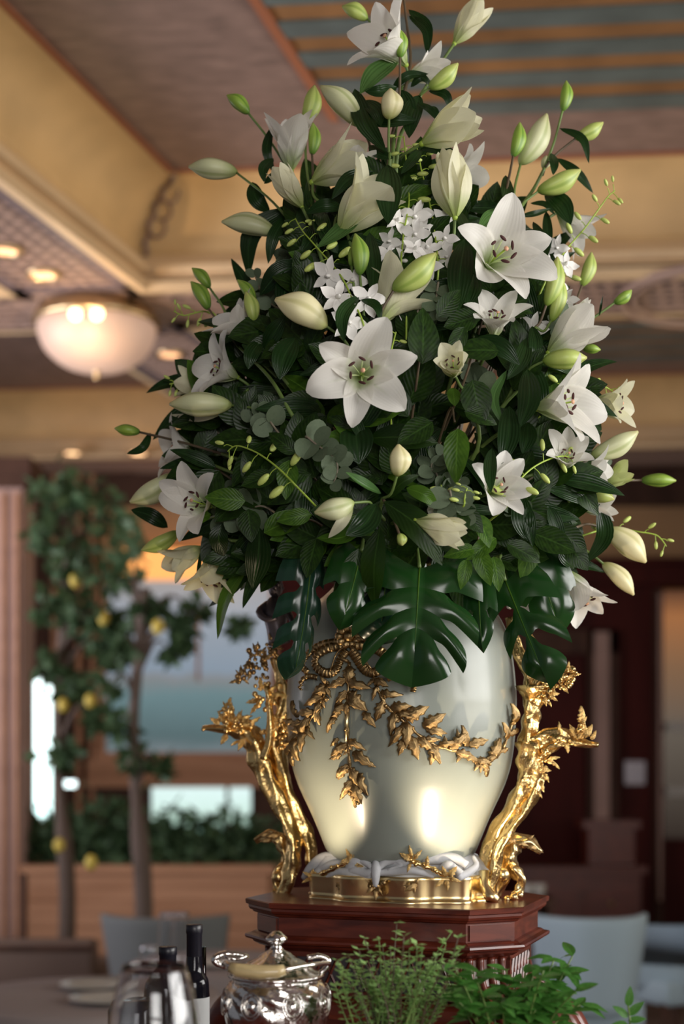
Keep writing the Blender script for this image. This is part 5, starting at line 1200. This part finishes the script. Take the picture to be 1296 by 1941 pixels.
lily('lily stem at lower right with two cream buds drooping outwards', [(930, 1010, .1), (1090, 1000, .0)],
     [('B', 1149, 1003, 1224, 1066, 24, 'bud_cream', -.01, 0), ('B', 1142, 1067, 1201, 1128, 17, 'bud_cream', -.01, 0, (1100, 1040, .02))],
     [D(1135, 955, 1112, 1066, 34, bulge=-22, off=(-.03, -.04), mat='leaf_lily')])
lily('lily stem at lower right with a white flower hanging its petals down', [(930, 1060, .1), (1040, 1060, .02)],
     [('F', 1078, 1084, (.42, -.88, .25), 104, .36, 10, W_, -.01, {'wid': .95})], [D(1060, 1040, 1090, 1075, 30)])
lily('lily stem with a low white flower facing right, deep on the right side', [(840, 960, .1), (910, 935, .0)],
     [('F', 925, 935, (.35, .15, .9), 84, .70, 20, W_, -.03, {'azs': [85, 40, -5, -60, -110, 150], 'wid': 1.1})], [D(932, 850, 930, 934, 24, bulge=3, off=(-.07, -.12)), D(990, 940, 1000, 1025, 40, bulge=6, off=(-.02, -.05)), D(1045, 955, 1070, 1042, 30, bulge=-6, off=(-.0, -.03))])
lily('central lily stem with the largest star-shaped white flower facing the viewer', [(700, 860, .1), (690, 780, .0)],
     [('F', 684, 714, (.0, -.10, 1), 114, .93, 0, W_, -.075, {'azs': [75, 8, -42, -93, 196, 146], 'Ls': [1.0, 1.0, 1.02, 1.0, 1.03, .88], 'wid': 1.12})],
     [D(672, 800, 680, 880, 60, off=(-.0, -.02), mat='leaf_lily'), D(700, 830, 830, 840, 46, bulge=-6, off=(0, -.03), mat='leaf_broad')])
lily('lily stem with a pointed green bud and a slanting yellow-green bud above the central flower', [(700, 720, .05), (695, 660, -.02)],
     [('B', 682, 522, 673, 443, 16, 'bud_green', -.06, -.0), ('B', 744, 550, 826, 480, 22, 'bud_lime', -.07, 0, (712, 640, -.03)), ('B', 665, 505, 668, 465, 10, 'bud_green', -.05, 0)],
     [D(680, 560, 652, 648, 26, bulge=18, off=(-.06, -.09), fold=.3), D(684, 568, 722, 610, 16, bulge=-14, off=(-.06, -.07)), D(660, 590, 700, 660, 26, bulge=-12, off=(-.02, -.04))])
lily('lily stem with an open white trumpet seen from behind, over the central flower', [(735, 760, .08), (715, 660, .0)],
     [('F', 722, 610, (.42, .8, -.28), 112, .58, 20, 'petal_cream', -.03, {'stam': False, 'wid': .95})], [D(700, 440, 706, 560, 30, bulge=-4)])
lily('lily stem with a fat cream bud pointing left above the central flower', [(690, 760, .05), (665, 665, -.02)],
     [('B', 620, 618, 521, 567, 27, 'bud_cream', -.06, -.02)], [D(560, 640, 530, 720, 44, bulge=8)])
lily('short lily stem with a small white cup flower, right of the central star flower', [(905, 850, .05), (885, 740, .0)],
     [('F', 862, 712, (-.18, .32, .93), 64, .30, 0, 'petal_cream', -.05, {'wid': 1.25})], [D(858, 735, 862, 770, 24, mat='leaf_broad_bright')])
lily('short lily stem low in centre with an upright yellow bud over splayed leaves', [(720, 990, .02), (725, 945, -.05)],
     [('B', 753, 903, 755, 842, 19, 'bud_cream', -.08, -.01), ('B', 757, 1012, 762, 1034, 9, 'bud_lime', -.09, -.01)],
     [D(722, 935, 655, 895, 24, bulge=-4, off=(-.06, -.12), fold=.5, roll=.5, mat='leaf_lily_light'), D(728, 950, 838, 1072, 50, bulge=-16, off=(-.06, -.12), mat='leaf_broad', fold=.12), D(735, 945, 795, 900, 20, bulge=-8, off=(-.05, -.08), mat='leaf_broad'),
      D(715, 955, 655, 1015, 42, bulge=-10, off=(-.05, -.11), mat='leaf_lily'), D(720, 1000, 710, 1150, 48, bulge=6, off=(-.06, -.09), mat='leaf_broad', fold=.3, roll=.4), D(770, 925, 830, 960, 26, bulge=-6, mat='leaf_broad_bright', off=(-.06, -.07)), D(680, 1040, 632, 1130, 42, bulge=-10, mat='leaf_broad', off=(-.05, -.08)), D(690, 990, 600, 1020, 34, bulge=-14, mat='leaf_broad_bright', off=(-.05, -.09), roll=.4)])
lily('lily stem low in the centre with a cream bud dropping one loose petal', [(740, 1000, .02), (705, 960, -.04)],
     [('B', 671, 952, 596, 972, 18, 'bud_pale', -.09, -.01)],
     [D(668, 955, 622, 1020, 20, bulge=-4, off=(-.09, -.10), mat='petal_cream', fold=.3, name='loose_petal')])
lily('lily stem low in the centre with a half-open cream bud pointing right', [(740, 1000, .02), (765, 985, -.04)],
     [('F', 788, 986, (.92, -.35, .15), 86, .10, 10, C_, -.08, {'stam': False, 'wid': 1.15})], [])
lily('lily stem at left with a large cream-green bud, one petal lifting, pointing left', [(620, 860, .05), (555, 788, .0)],
     [('B', 440, 768, 321, 766, 22, 'bud_pale', -.02, 0)], [D(432, 778, 322, 786, 16, bulge=-10, mat='petal_cream', name='loose_petal', off=(-.02, -.02)), D(540, 740, 390, 746, 30, bulge=-4, off=(0, 0))])
lily('thick-stemmed lily at left with green buds in a pair high on the left side', [(600, 860, .05), (552, 785, .0), (510, 715, -.01), (450, 655, -.01)],
     [('B', 396, 587, 362, 534, 14.5, 'bud_green', -.01, 0), ('B', 398, 546, 364, 508, 12, 'bud_green', .02, 0, (430, 600, .0))],
     [D(455, 590, 375, 610, 22, bulge=-10, off=(0, 0)), D(410, 595, 520, 690, 34, bulge=-18, off=(-.02, -.02))])
lily('lily stem at left with a long green bud over a paler one', [(600, 800, .05), (515, 690, .0)],
     [('B', 484, 575, 450, 530, 11, 'bud_green', 0, 0, (490, 640, 0)), ('B', 481, 612, 466, 553, 14, 'bud_lime', -.03, 0)], [D(500, 660, 540, 600, 34), D(495, 645, 470, 700, 30, bulge=6)])
lily('lily stem with a shaded white flower facing up-left, behind the left green buds', [(560, 760, .08), (490, 680, .03)],
     [('F', 480, 648, (-.62, .62, .3), 92, .55, 0, W_, .03, {'wid': 1.05})], [])
lily('lily stem with a hazy white flower facing left above the long left bud', [(540, 800, .08), (470, 740, .03)],
     [('F', 450, 715, (-.75, .22, .5), 92, .72, 20, W_, .02, {'wid': 1.1}), ('F', 405, 745, (-.85, .4, 0), 80, .3, 0, C_, .05, {'stam': False})], [])
lily('lily stem with a pale shaded flower at far left, beside a small outlying green bud', [(520, 900, .08), (420, 860, .02)],
     [('F', 372, 858, (-.85, .12, .35), 90, .62, 10, W_, .0, {'wid': 1.1}), ('B', 266, 819, 217, 812, 11, 'bud_green', .0, 0)],
     [D(285, 820, 240, 860, 18, bulge=-12, off=(0, 0))])
lily('lily stem with a drooping cream-green bud at the lower left edge', [(520, 930, .08), (400, 880, .02)],
     [('B', 332, 900, 246, 952, 22, 'bud_pale', -.01, 0)], [D(400, 868, 320, 930, 34, bulge=-12, off=(-.0, -.02), roll=.3)])
lily('lily stem with an open white flower with long dark anthers at lower left', [(520, 970, .08), (440, 965, .0)],
     [('F', 398, 960, (-.55, .05, .8), 100, .72, 0, W_, -.03, {'azs': [95, 40, -60, -108, 178, 140], 'wid': 1.05}), ('B', 338, 1008, 268, 1043, 16, 'bud_lime', .0, 0)],
     [D(318, 1000, 248, 966, 30, bulge=6, off=(0, 0)), D(420, 990, 425, 1055, 36, bulge=8, off=(-.02, -.04), mat='leaf_broad')])
lily('lily stem at lower left with a cream-white flower pointing down and left', [(520, 1010, .08), (430, 1010, .02)],
     [('F', 383, 1038, (-.82, -.52, .2), 88, .32, 0, C_, -.02, {'wid': 1.0, 'stam': False})], [D(382, 1040, 372, 1110, 8)])
lily('lily stem at lower left with a hanging white flower showing brown anthers', [(520, 1030, .08), (440, 1025, .0)],
     [('F', 412, 1046, (-.18, -.93, .28), 98, .34, 30, C_, -.01, {'wid': 1.15})],
     [D(492, 1000, 478, 1116, 48, bulge=-4, off=(-.03, -.06)), D(480, 1010, 438, 1085, 26, bulge=8, off=(0, -.02)), D(470, 1070, 412, 1212, 34, bulge=14, off=(-.0, -.02), mat='leaf_broad_bright', roll=.5), D(480, 1060, 396, 1150, 24, bulge=-8, off=(0, 0)), D(520, 1040, 455, 1120, 30, bulge=8, off=(-.02, 0), mat='leaf_broad')])

# ---------------------------------------------------------------- monstera leaves
def monstera(label, base, tipp, Wp, root, lobes=5, off0=-.05, off1=-.10, sides=(1, 1), mat='leaf_monstera', droop=.25, facing=0.0, gapw=.30, start=.42, dark=False):
    """split leaf: base and tip in pixels, Wp = full width in px"""
    a = BP(base[0], base[1], off0); b = P(tipp[0], tipp[1], a.y + off1); org = a
    t_ = thing('monstera_leaf', label, 'monstera leaf', a)
    ax = (b - a); L = ax.length; ax.normalize(); nv = Vector((0, -1, 0)) ; nv = (nv - ax * nv.dot(ax)).normalized(); nv = Quaternion(ax, facing) @ nv; sx = ax.cross(nv)
    W = Wp * S; v = []; f = []; uv = []
    H = lambda t: .5 * W * interp([(0, .72), (.12, .98), (.35, 1.0), (.65, .80), (1, .46)], t)
    SW = [(0, -.75), (.12, -.1), (.3, .35), (.6, .75), (1, 1.15)]; ML = L - .46 * .5 * W * 1.0
    ML = max(ML, L * .55)
    def pos(side, t, w_, ph, last=False):
        h = H(min(1, t)) * sides[0 if side < 0 else 1]
        along = t * ML + (w_ ** 1.35) * h * interp(SW, t); lat = side * (w_ ** .92) * h
        if last: lat *= (1 - ph ** 2.2); along = along + (0 if ph < .01 else w_ * ph * .0)
        bulge = math.sin(math.pi * ph) * .04 * W * min(1, w_ * 2); dp = -droop * W * (w_ ** 2) * .55 - .12 * L * (t - .4) ** 2
        return sx * lat + ax * along + nv * (bulge + dp)
    for side in (-1, 1):
        for i in range(lobes):
            t0, t1 = i / lobes, (i + 1) / lobes; nw, nt = 14, 8; base_i = len(v)
            for wi in range(nw + 1):
                w_ = wi / nw; g = 0
                if w_ > start: g = gapw * min(1, ((w_ - start) / .14)) ** .6 * (1 - .25 * (w_ - start))
                round_ = max(0, (w_ - .7) / .3) ** 2 * .10
                for ti in range(nt + 1):
                    ph = ti / nt; g0 = (g * .5 if i > 0 else 0) + round_; g1 = (g * .5 if i < lobes - 1 else 0) + round_ * .2
                    tt = t0 + (t1 - t0) * (g0 + (1 - g0 - g1) * ph); ww = w_ * (1 - (.16 * (1 - ph) ** 1.5 + .03 * ph) * w_)
                    v.append(pos(side, tt, ww, ph, i == lobes - 1)); uv.append((.5 + side * w_ * .5, i / lobes + ph / lobes))
            for wi in range(nw):
                for ti in range(nt):
                    a_ = base_i + wi * (nt + 1) + ti; q_ = (a_, a_ + 1, a_ + nt + 2, a_ + nt + 1); f.append(q_ if side > 0 else tuple(reversed(q_)))
    link('blade', mesh('blade', v, f, mat, uv), t_)
    mr = MB(); mr.add(*tube([pos(1, t / 10, 0, 0) + nv * .0002 for t in range(11)], [.0016 * (1 - .07 * t) for t in range(11)], 6)); mr.build('midrib', 'leaf_broad_bright', t_, True)
    r_ = BP(root[0], root[1], root[2]) - a; q = MB(); q.add(*tube(spline([Vector((0, 0, 0)), r_ * .4 + Vector((0, 0, .02)), r_, MOUTH - a], 5), .003, 8)); q.build('petiole', 'stem_green', t_, True)
    return t_
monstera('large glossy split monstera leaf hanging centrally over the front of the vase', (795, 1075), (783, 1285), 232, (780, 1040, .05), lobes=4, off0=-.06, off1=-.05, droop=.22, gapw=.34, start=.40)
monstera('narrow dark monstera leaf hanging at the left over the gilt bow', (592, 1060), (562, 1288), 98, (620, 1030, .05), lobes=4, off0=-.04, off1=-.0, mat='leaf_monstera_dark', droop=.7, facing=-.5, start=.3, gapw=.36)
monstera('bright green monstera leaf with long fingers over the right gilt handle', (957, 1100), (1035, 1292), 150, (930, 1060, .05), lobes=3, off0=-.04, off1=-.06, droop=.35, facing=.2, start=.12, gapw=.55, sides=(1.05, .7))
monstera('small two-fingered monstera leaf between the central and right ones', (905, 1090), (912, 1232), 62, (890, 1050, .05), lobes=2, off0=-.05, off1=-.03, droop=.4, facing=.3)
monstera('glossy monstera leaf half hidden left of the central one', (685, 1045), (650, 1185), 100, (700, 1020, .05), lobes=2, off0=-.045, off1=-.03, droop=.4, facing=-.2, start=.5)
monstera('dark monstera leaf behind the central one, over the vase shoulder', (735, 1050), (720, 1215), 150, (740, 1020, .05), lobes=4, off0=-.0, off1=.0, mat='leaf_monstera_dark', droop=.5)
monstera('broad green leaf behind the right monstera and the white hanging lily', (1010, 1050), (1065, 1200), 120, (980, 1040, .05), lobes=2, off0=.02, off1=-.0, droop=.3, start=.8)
# ---------------------------------------------------------------- broad leaves placed by eye (salal)
SM = [leafmesh(1, .58, .25, .12, 10, 'leaf', 'leaf_broad'), leafmesh(1, .50, .45, .2, 10, 'leaf', 'leaf_broad'), leafmesh(1, .66, .15, .10, 10, 'leaf', 'leaf_broad')]
SB = [leafmesh(1, .55, .3, .12, 10, 'leaf', 'leaf_broad_bright'), leafmesh(1, .48, .5, .2, 10, 'leaf', 'leaf_broad_bright')]
LL = [leafmesh(1, .30, .5, .25, 12, 'leaf', 'leaf_lily'), leafmesh(1, .24, .8, .3, 12, 'leaf', 'leaf_lily')]
def branch(label, x0, y0, x1, y1, specs, group=None, mat='stem_brown', off=.02):
    a = BP(x0, y0, off + .04); b = BP(x1, y1, off); t = thing('leafy_branch', label, 'foliage', MOUTH + Vector((random.uniform(-.06, .06), random.uniform(-.06, .06), 0)), group)
    stemline(t, [t.location.copy(), t.location.lerp(a, .6) + Vector((0, .02, 0)), a, b], .003, .0016, mat)
    for (px, py, dx, dy, L, kind, tow) in specs:
        p = BP(px, py, off - .02); me = (SM, SB, LL)[kind][random.randrange(2 if kind else 3)]
        place(me, 'leaf', t, p - t.location, Vector((dx, -tow, -dy)), Vector((random.uniform(-.3, .3), -1, random.uniform(-.1, .5))), L * S)
    return t
branch('branch with a bright broad leaf hanging at the left of centre', 600, 860, 545, 890, [(548, 872, -.1, 1, 68, 1, .2), (520, 900, -1, .3, 60, 0, .2), (600, 850, .5, .7, 70, 0, .1), (560, 860, -.7, -.6, 60, 0, .1)], off=-.03)
branch('branch with a long bright leaf hanging at right of centre', 850, 780, 862, 800, [(868, 812, -.1, 1, 92, 1, .2), (820, 800, -1, .6, 70, 0, .2), (880, 780, 1, .3, 60, 0, .1)], off=-.04)
branch('branch with matte olive leaves right beside the small white cup flower', 880, 720, 900, 650, [(945, 665, -1, .0, 82, 0, .3), (905, 600, -.9, .3, 62, 0, .2), (880, 620, -.5, 1, 60, 0, .2), (895, 720, .2, 1, 80, 0, .1)], off=-.05)
branch('branch with one big round dark leaf above the small white cup flower', 790, 720, 800, 640, [(800, 690, .05, -1, 96, 0, .1), (830, 600, .6, -.7, 60, 0, .1), (770, 690, -1, .6, 70, 0, .1)], off=-.04)
branch('branch with bright curled leaves above the right monstera leaf', 900, 1000, 905, 1040, [(940, 1020, -1, .7, 62, 1, .4), (905, 1040, .3, 1, 66, 1, .3), (900, 1040, -1, .2, 55, 1, .3), (935, 1055, .2, 1, 60, 1, .3), (960, 1030, 1, .5, 66, 0, .2), (870, 960, .8, .9, 60, 0, .3), (905, 975, .4, 1, 60, 1, .3), (885, 1060, -.2, 1, 52, 1, .3)], off=-.05)
branch('branch with a translucent yellow-green leaf pair at lower left', 480, 960, 440, 960, [(465, 950, -1, -.1, 72, 1, .1), (400, 975, -1, .3, 50, 1, .1), (470, 965, .1, .9, 60, 0, .2), (500, 1010, .7, -.4, 80, 1, .2)], off=-.02)
branch('branch with bright narrow leaves reaching right under the low cream bud', 600, 990, 560, 985, [(500, 1010, 1, -.5, 90, 1, .2), (590, 975, -1, .2, 60, 1, .2), (640, 985, 1, .3, 70, 1, .2), (600, 1020, -.3, 1, 70, 0, .2)], off=-.04)
branch('branch with leaves spreading right, below the right-hand flowers', 980, 1000, 1040, 1000, [(1000, 960, .1, 1, 70, 2, .2), (1040, 960, .4, 1, 80, 2, .2), (1010, 1010, .9, .4, 80, 0, .2), (1050, 1000, .8, .6, 70, 0, .1), (1075, 1030, .6, .8, 60, 0, .1), (1010, 1030, -.3, 1, 66, 1, .1)], off=-.02)
# deep filling branches
rf = random.Random(77); NB = 0
def inside(x, y):
    lo = interp([(300, 720), (360, 660), (450, 585), (560, 490), (650, 430), (760, 390), (860, 385), (950, 400), (1040, 430), (1110, 520), (1160, 600)], y); hi = interp([(300, 800), (360, 850), (450, 950), (560, 1010), (650, 1040), (760, 1060), (860, 1080), (950, 1090), (1040, 1080), (1110, 1010), (1160, 940)], y)
    return lo < x < hi
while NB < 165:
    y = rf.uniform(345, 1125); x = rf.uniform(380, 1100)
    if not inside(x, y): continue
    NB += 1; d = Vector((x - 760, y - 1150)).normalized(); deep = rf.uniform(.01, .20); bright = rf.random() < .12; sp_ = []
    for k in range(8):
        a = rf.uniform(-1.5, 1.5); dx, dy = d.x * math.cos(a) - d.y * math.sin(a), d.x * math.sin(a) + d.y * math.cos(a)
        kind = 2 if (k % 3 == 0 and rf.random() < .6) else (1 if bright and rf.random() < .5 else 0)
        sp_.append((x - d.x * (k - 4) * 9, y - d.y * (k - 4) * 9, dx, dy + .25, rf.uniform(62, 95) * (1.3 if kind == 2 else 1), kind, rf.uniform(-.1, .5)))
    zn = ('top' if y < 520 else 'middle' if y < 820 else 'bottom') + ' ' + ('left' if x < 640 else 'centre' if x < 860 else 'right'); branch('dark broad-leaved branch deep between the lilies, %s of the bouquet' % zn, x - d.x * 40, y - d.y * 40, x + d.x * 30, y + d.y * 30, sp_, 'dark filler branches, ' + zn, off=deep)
# ---------------------------------------------------------------- eucalyptus
EM = mesh('leaf', *(lambda vs: (vs, [(0, (k + 1) % 14 + 1, k + 1) for k in range(14)]))([Vector((0, .5, .03))] + [Vector((.46 * math.sin(k * 2 * math.pi / 14) * (1 + .08 * math.cos(k * 2 * math.pi / 14)), .5 - .5 * math.cos(k * 2 * math.pi / 14), .10 * abs(math.sin(k * 2 * math.pi / 14)))) for k in range(14)]), 'leaf_eucalyptus', [(.5, .5)] * 15)
def euc(label, pts, Lp, off=-.04, n=9, group=None):
    path = spline([BP(x, y, off) for x, y in pts], 5); t = thing('eucalyptus_sprig', label, 'eucalyptus', path[0])
    if group: t['group'] = group
    stemline(t, [MOUTH.lerp(path[0], .5), path[0].lerp(MOUTH, .2)] + path[::3] + [path[-1]], .0022, .001, 'stem_euc')
    m = len(path)
    for i in range(n):
        k = min(m - 1, int((i + .5) / n * m)); p = path[k]; tg = (path[min(m - 1, k + 1)] - path[max(0, k - 1)]).normalized(); sd = tg.cross(Vector((0, -1, 0)))
        for sg in (-1, 1):
            d = sd * sg + tg * rf.uniform(-.1, .7) + Vector((rf.uniform(-.4, .4), rf.uniform(-.7, .3), rf.uniform(-.4, .4))); place(EM, 'leaf', t, p - t.location, d, Vector((rf.uniform(-.7, .7), -1, rf.uniform(-.3, .7))), Lp * S * (1.15 - .5 * i / n))
    return t
euc('silvery eucalyptus sprig hanging left of centre under the big star flower', [(580, 830), (610, 850), (640, 880), (630, 920)], 34, -.07, 7)
euc('dusty eucalyptus sprig among the low right leaves near a curled rosette', [(850, 930), (860, 960), (875, 985)], 38, -.07, 5)
euc('eucalyptus sprig between the big open lily and the right buds', [(1050, 600), (1065, 620), (1060, 640)], 30, -.02, 5)
euc('eucalyptus sprig beside the long dark leaf right of the upper centre', [(830, 540), (828, 575), (850, 600)], 30, -.03, 5)
euc('eucalyptus sprig just left of the hero lily, upper centre', [(790, 600), (800, 560), (790, 530)], 30, -.0, 5)
euc('eucalyptus sprig at the left, above the yellow orchid buds', [(520, 810), (500, 790), (470, 800)], 32, -.02, 5)
euc('eucalyptus sprig low at the left beside the open lily', [(500, 960), (450, 975), (415, 985)], 40, -.0, 5)
euc('dark eucalyptus sprig standing out against the cornice at upper left', [(540, 600), (500, 560), (480, 515)], 28, .02, 5)
euc('eucalyptus sprig with small leaves at far left near the pale flower', [(400, 810), (370, 815), (345, 820)], 26, .03, 5)
euc('eucalyptus sprig low in the right, by the green orchid buds', [(1010, 905), (1040, 920), (1060, 915)], 34, -.0, 5)
euc('eucalyptus sprig at the outer right behind the pale green bud', [(1100, 880), (1130, 870), (1160, 870)], 24, .05, 5)
for k in range(14):
    for _ in range(50):
        x, y = rf.uniform(420, 1060), rf.uniform(480, 1050)
        if inside(x, y): break
    euc('eucalyptus sprig buried among the dark leaves', [(x, y), (x + rf.uniform(-20, 20), y - 22), (x + rf.uniform(-30, 30), y - 44)], rf.uniform(26, 38), rf.uniform(0, .08), 5, 'eucalyptus buried in the bouquet')
# ---------------------------------------------------------------- dendrobium orchid sprays
def floret(parent, p, s, d, rnd):
    q = axisrot(d); o = MB()
    for k in range(5):
        a = k * 2 * math.pi / 5 + rnd.uniform(-.2, .2); c, s_ = math.cos(a), math.sin(a); w_ = .46 if k % 2 else .66
        rows = []
        for i in range(5):
            t = i / 4; wd = w_ * max(.05, math.sin(math.pi * min(.98, t * .9 + .08))) * .5; z = .25 * t - .25 * t * t * rnd.uniform(.6, 1.8)
            for u in (-1, 0, 1): rows.append(Vector((c * t - s_ * u * wd, s_ * t + c * u * wd, z + .05 * abs(u))) * s)
        o.add(rows, [(i * 3 + k2, i * 3 + k2 + 1, i * 3 + k2 + 4, i * 3 + k2 + 3) for i in range(4) for k2 in (0, 1)])
    o.add(*ellipsoid(Vector((0, 0, .16 * s)), (.16 * s, .12 * s, .24 * s), 8, 5))
    return link('floret', mesh('floret', o.v, o.f, 'orchid_white', o.uv), parent, p - parent.location, q)
def orchid(label, pts, nb=8, nf=0, off=-.05, bl=14, fl_=26, mat='orchid_bud', flat=0):
    rnd = random.Random(len(label) + int(pts[0][0])); path = spline([BP(x, y, off) for x, y in pts], 8); t = thing('orchid_spray', label, 'orchid', path[0]); m = len(path)
    stemline(t, [MOUTH.lerp(path[0], .55), path[0].lerp(MOUTH, .15)] + path[::4] + [path[-1]], .0019, .0010, 'stem_lime')
    for i in range(nb + nf):
        k = min(m - 1, int((i + .6) / (nb + nf) * m)); p = path[k]; tg = (path[min(m - 1, k + 1)] - path[max(0, k - 1)]).normalized(); sd = tg.cross(Vector((0, -1, 0))) * (1 if i % 2 else -1)
        d = (sd + tg * .5 + Vector((0, rnd.uniform(-.5, .2), -.3))).normalized(); j = bl * S * rnd.uniform(.8, 1.3)
        stemline(t, [p, p + d * j * .5, p + d * j * .8 + Vector((0, 0, -.2 * j))], .0008, .0007, 'stem_lime', 'pedicel'); e = p + d * j * .8
        if i < nf: floret(t, p + d * j, fl_ * S * rnd.uniform(.8, 1.1), Vector((rnd.uniform(-.7, .7), -1, rnd.uniform(-.5, .3))), rnd)
        else:
            L = bl * S * (1.3 - .7 * (i - nf) / max(1, nb)); dd = (d + Vector((0, 0, -.2))).normalized(); o = MB(); o.add(*ellipsoid(e + dd * L * .5 - t.location, (L * .24, L * .24, L * .55), 8, 6, axisrot(dd).to_matrix())); o.build('bud', mat, t, True)
    return t
orchid('white orchid spray with green-yellow buds running up-left in the upper left centre', [(690, 620), (650, 530), (610, 480), (575, 440), (560, 415)], 10, 5, -.05, 20, 34)
orchid('white orchid spray in the upper centre below the ivory bud, with green tips', [(760, 500), (765, 440), (775, 380), (770, 310), (765, 260)], 9, 6, -.02, 18, 28)
orchid('white orchid spray in the upper centre right, half behind the upright cream bud', [(830, 520), (825, 450), (815, 390), (800, 330), (790, 280)], 8, 7, -.0, 18, 28)
orchid('slim orchid spray with green buds crossing the upper right edge diagonally', [(1040, 520), (1075, 470), (1110, 430), (1150, 375), (1165, 362)], 10, 3, -.03, 17, 30)
orchid('yellow-green orchid bud spray at left of centre against the dark leaves', [(560, 920), (530, 890), (490, 860), (450, 845), (432, 855)], 9, 0, -.07, 22)
orchid('green orchid bud spray just above the low right flower', [(960, 960), (985, 910), (1020, 880), (1060, 865), (1085, 868)], 8, 0, -.07, 20)
orchid('green orchid bud spray arching over the right-hand trumpet flower', [(1060, 740), (1080, 715), (1120, 720), (1150, 735), (1165, 745)], 8, 0, -.06, 15)
orchid('lime orchid bud spray reaching out to the lower right edge', [(1120, 1010), (1160, 1000), (1210, 1008), (1245, 1015), (1262, 1035)], 8, 0, -.0, 17)
orchid('small curly lime orchid tip above the right petal of the star flower', [(735, 700), (740, 670), (745, 650), (750, 630)], 5, 0, -.07, 14)
orchid('small lime orchid tip by the eucalyptus low in the right centre', [(878, 960), (882, 935), (885, 925)], 5, 0, -.08, 12)
orchid('thin grey-green orchid spray at far left below the pale flower', [(440, 760), (400, 740), (350, 725), (322, 728)], 9, 0, .0, 17)
orchid('thin grey-green orchid spray at far left near the green buds', [(410, 600), (385, 590), (350, 598), (330, 590)], 8, 0, .02, 15)
orchid('white orchid florets deep in the centre above the trumpet flower', [(770, 600), (765, 540), (750, 500), (745, 480)], 0, 6, .0, 14, 30)
orchid('white orchid florets at right between the big lily and the edge', [(1020, 640), (1040, 600), (1060, 560), (1075, 500)], 2, 7, .02, 16, 30)
orchid('white orchid florets low at right beside the curled rosette', [(850, 990), (842, 950), (836, 920)], 2, 3, -.04, 12, 26)
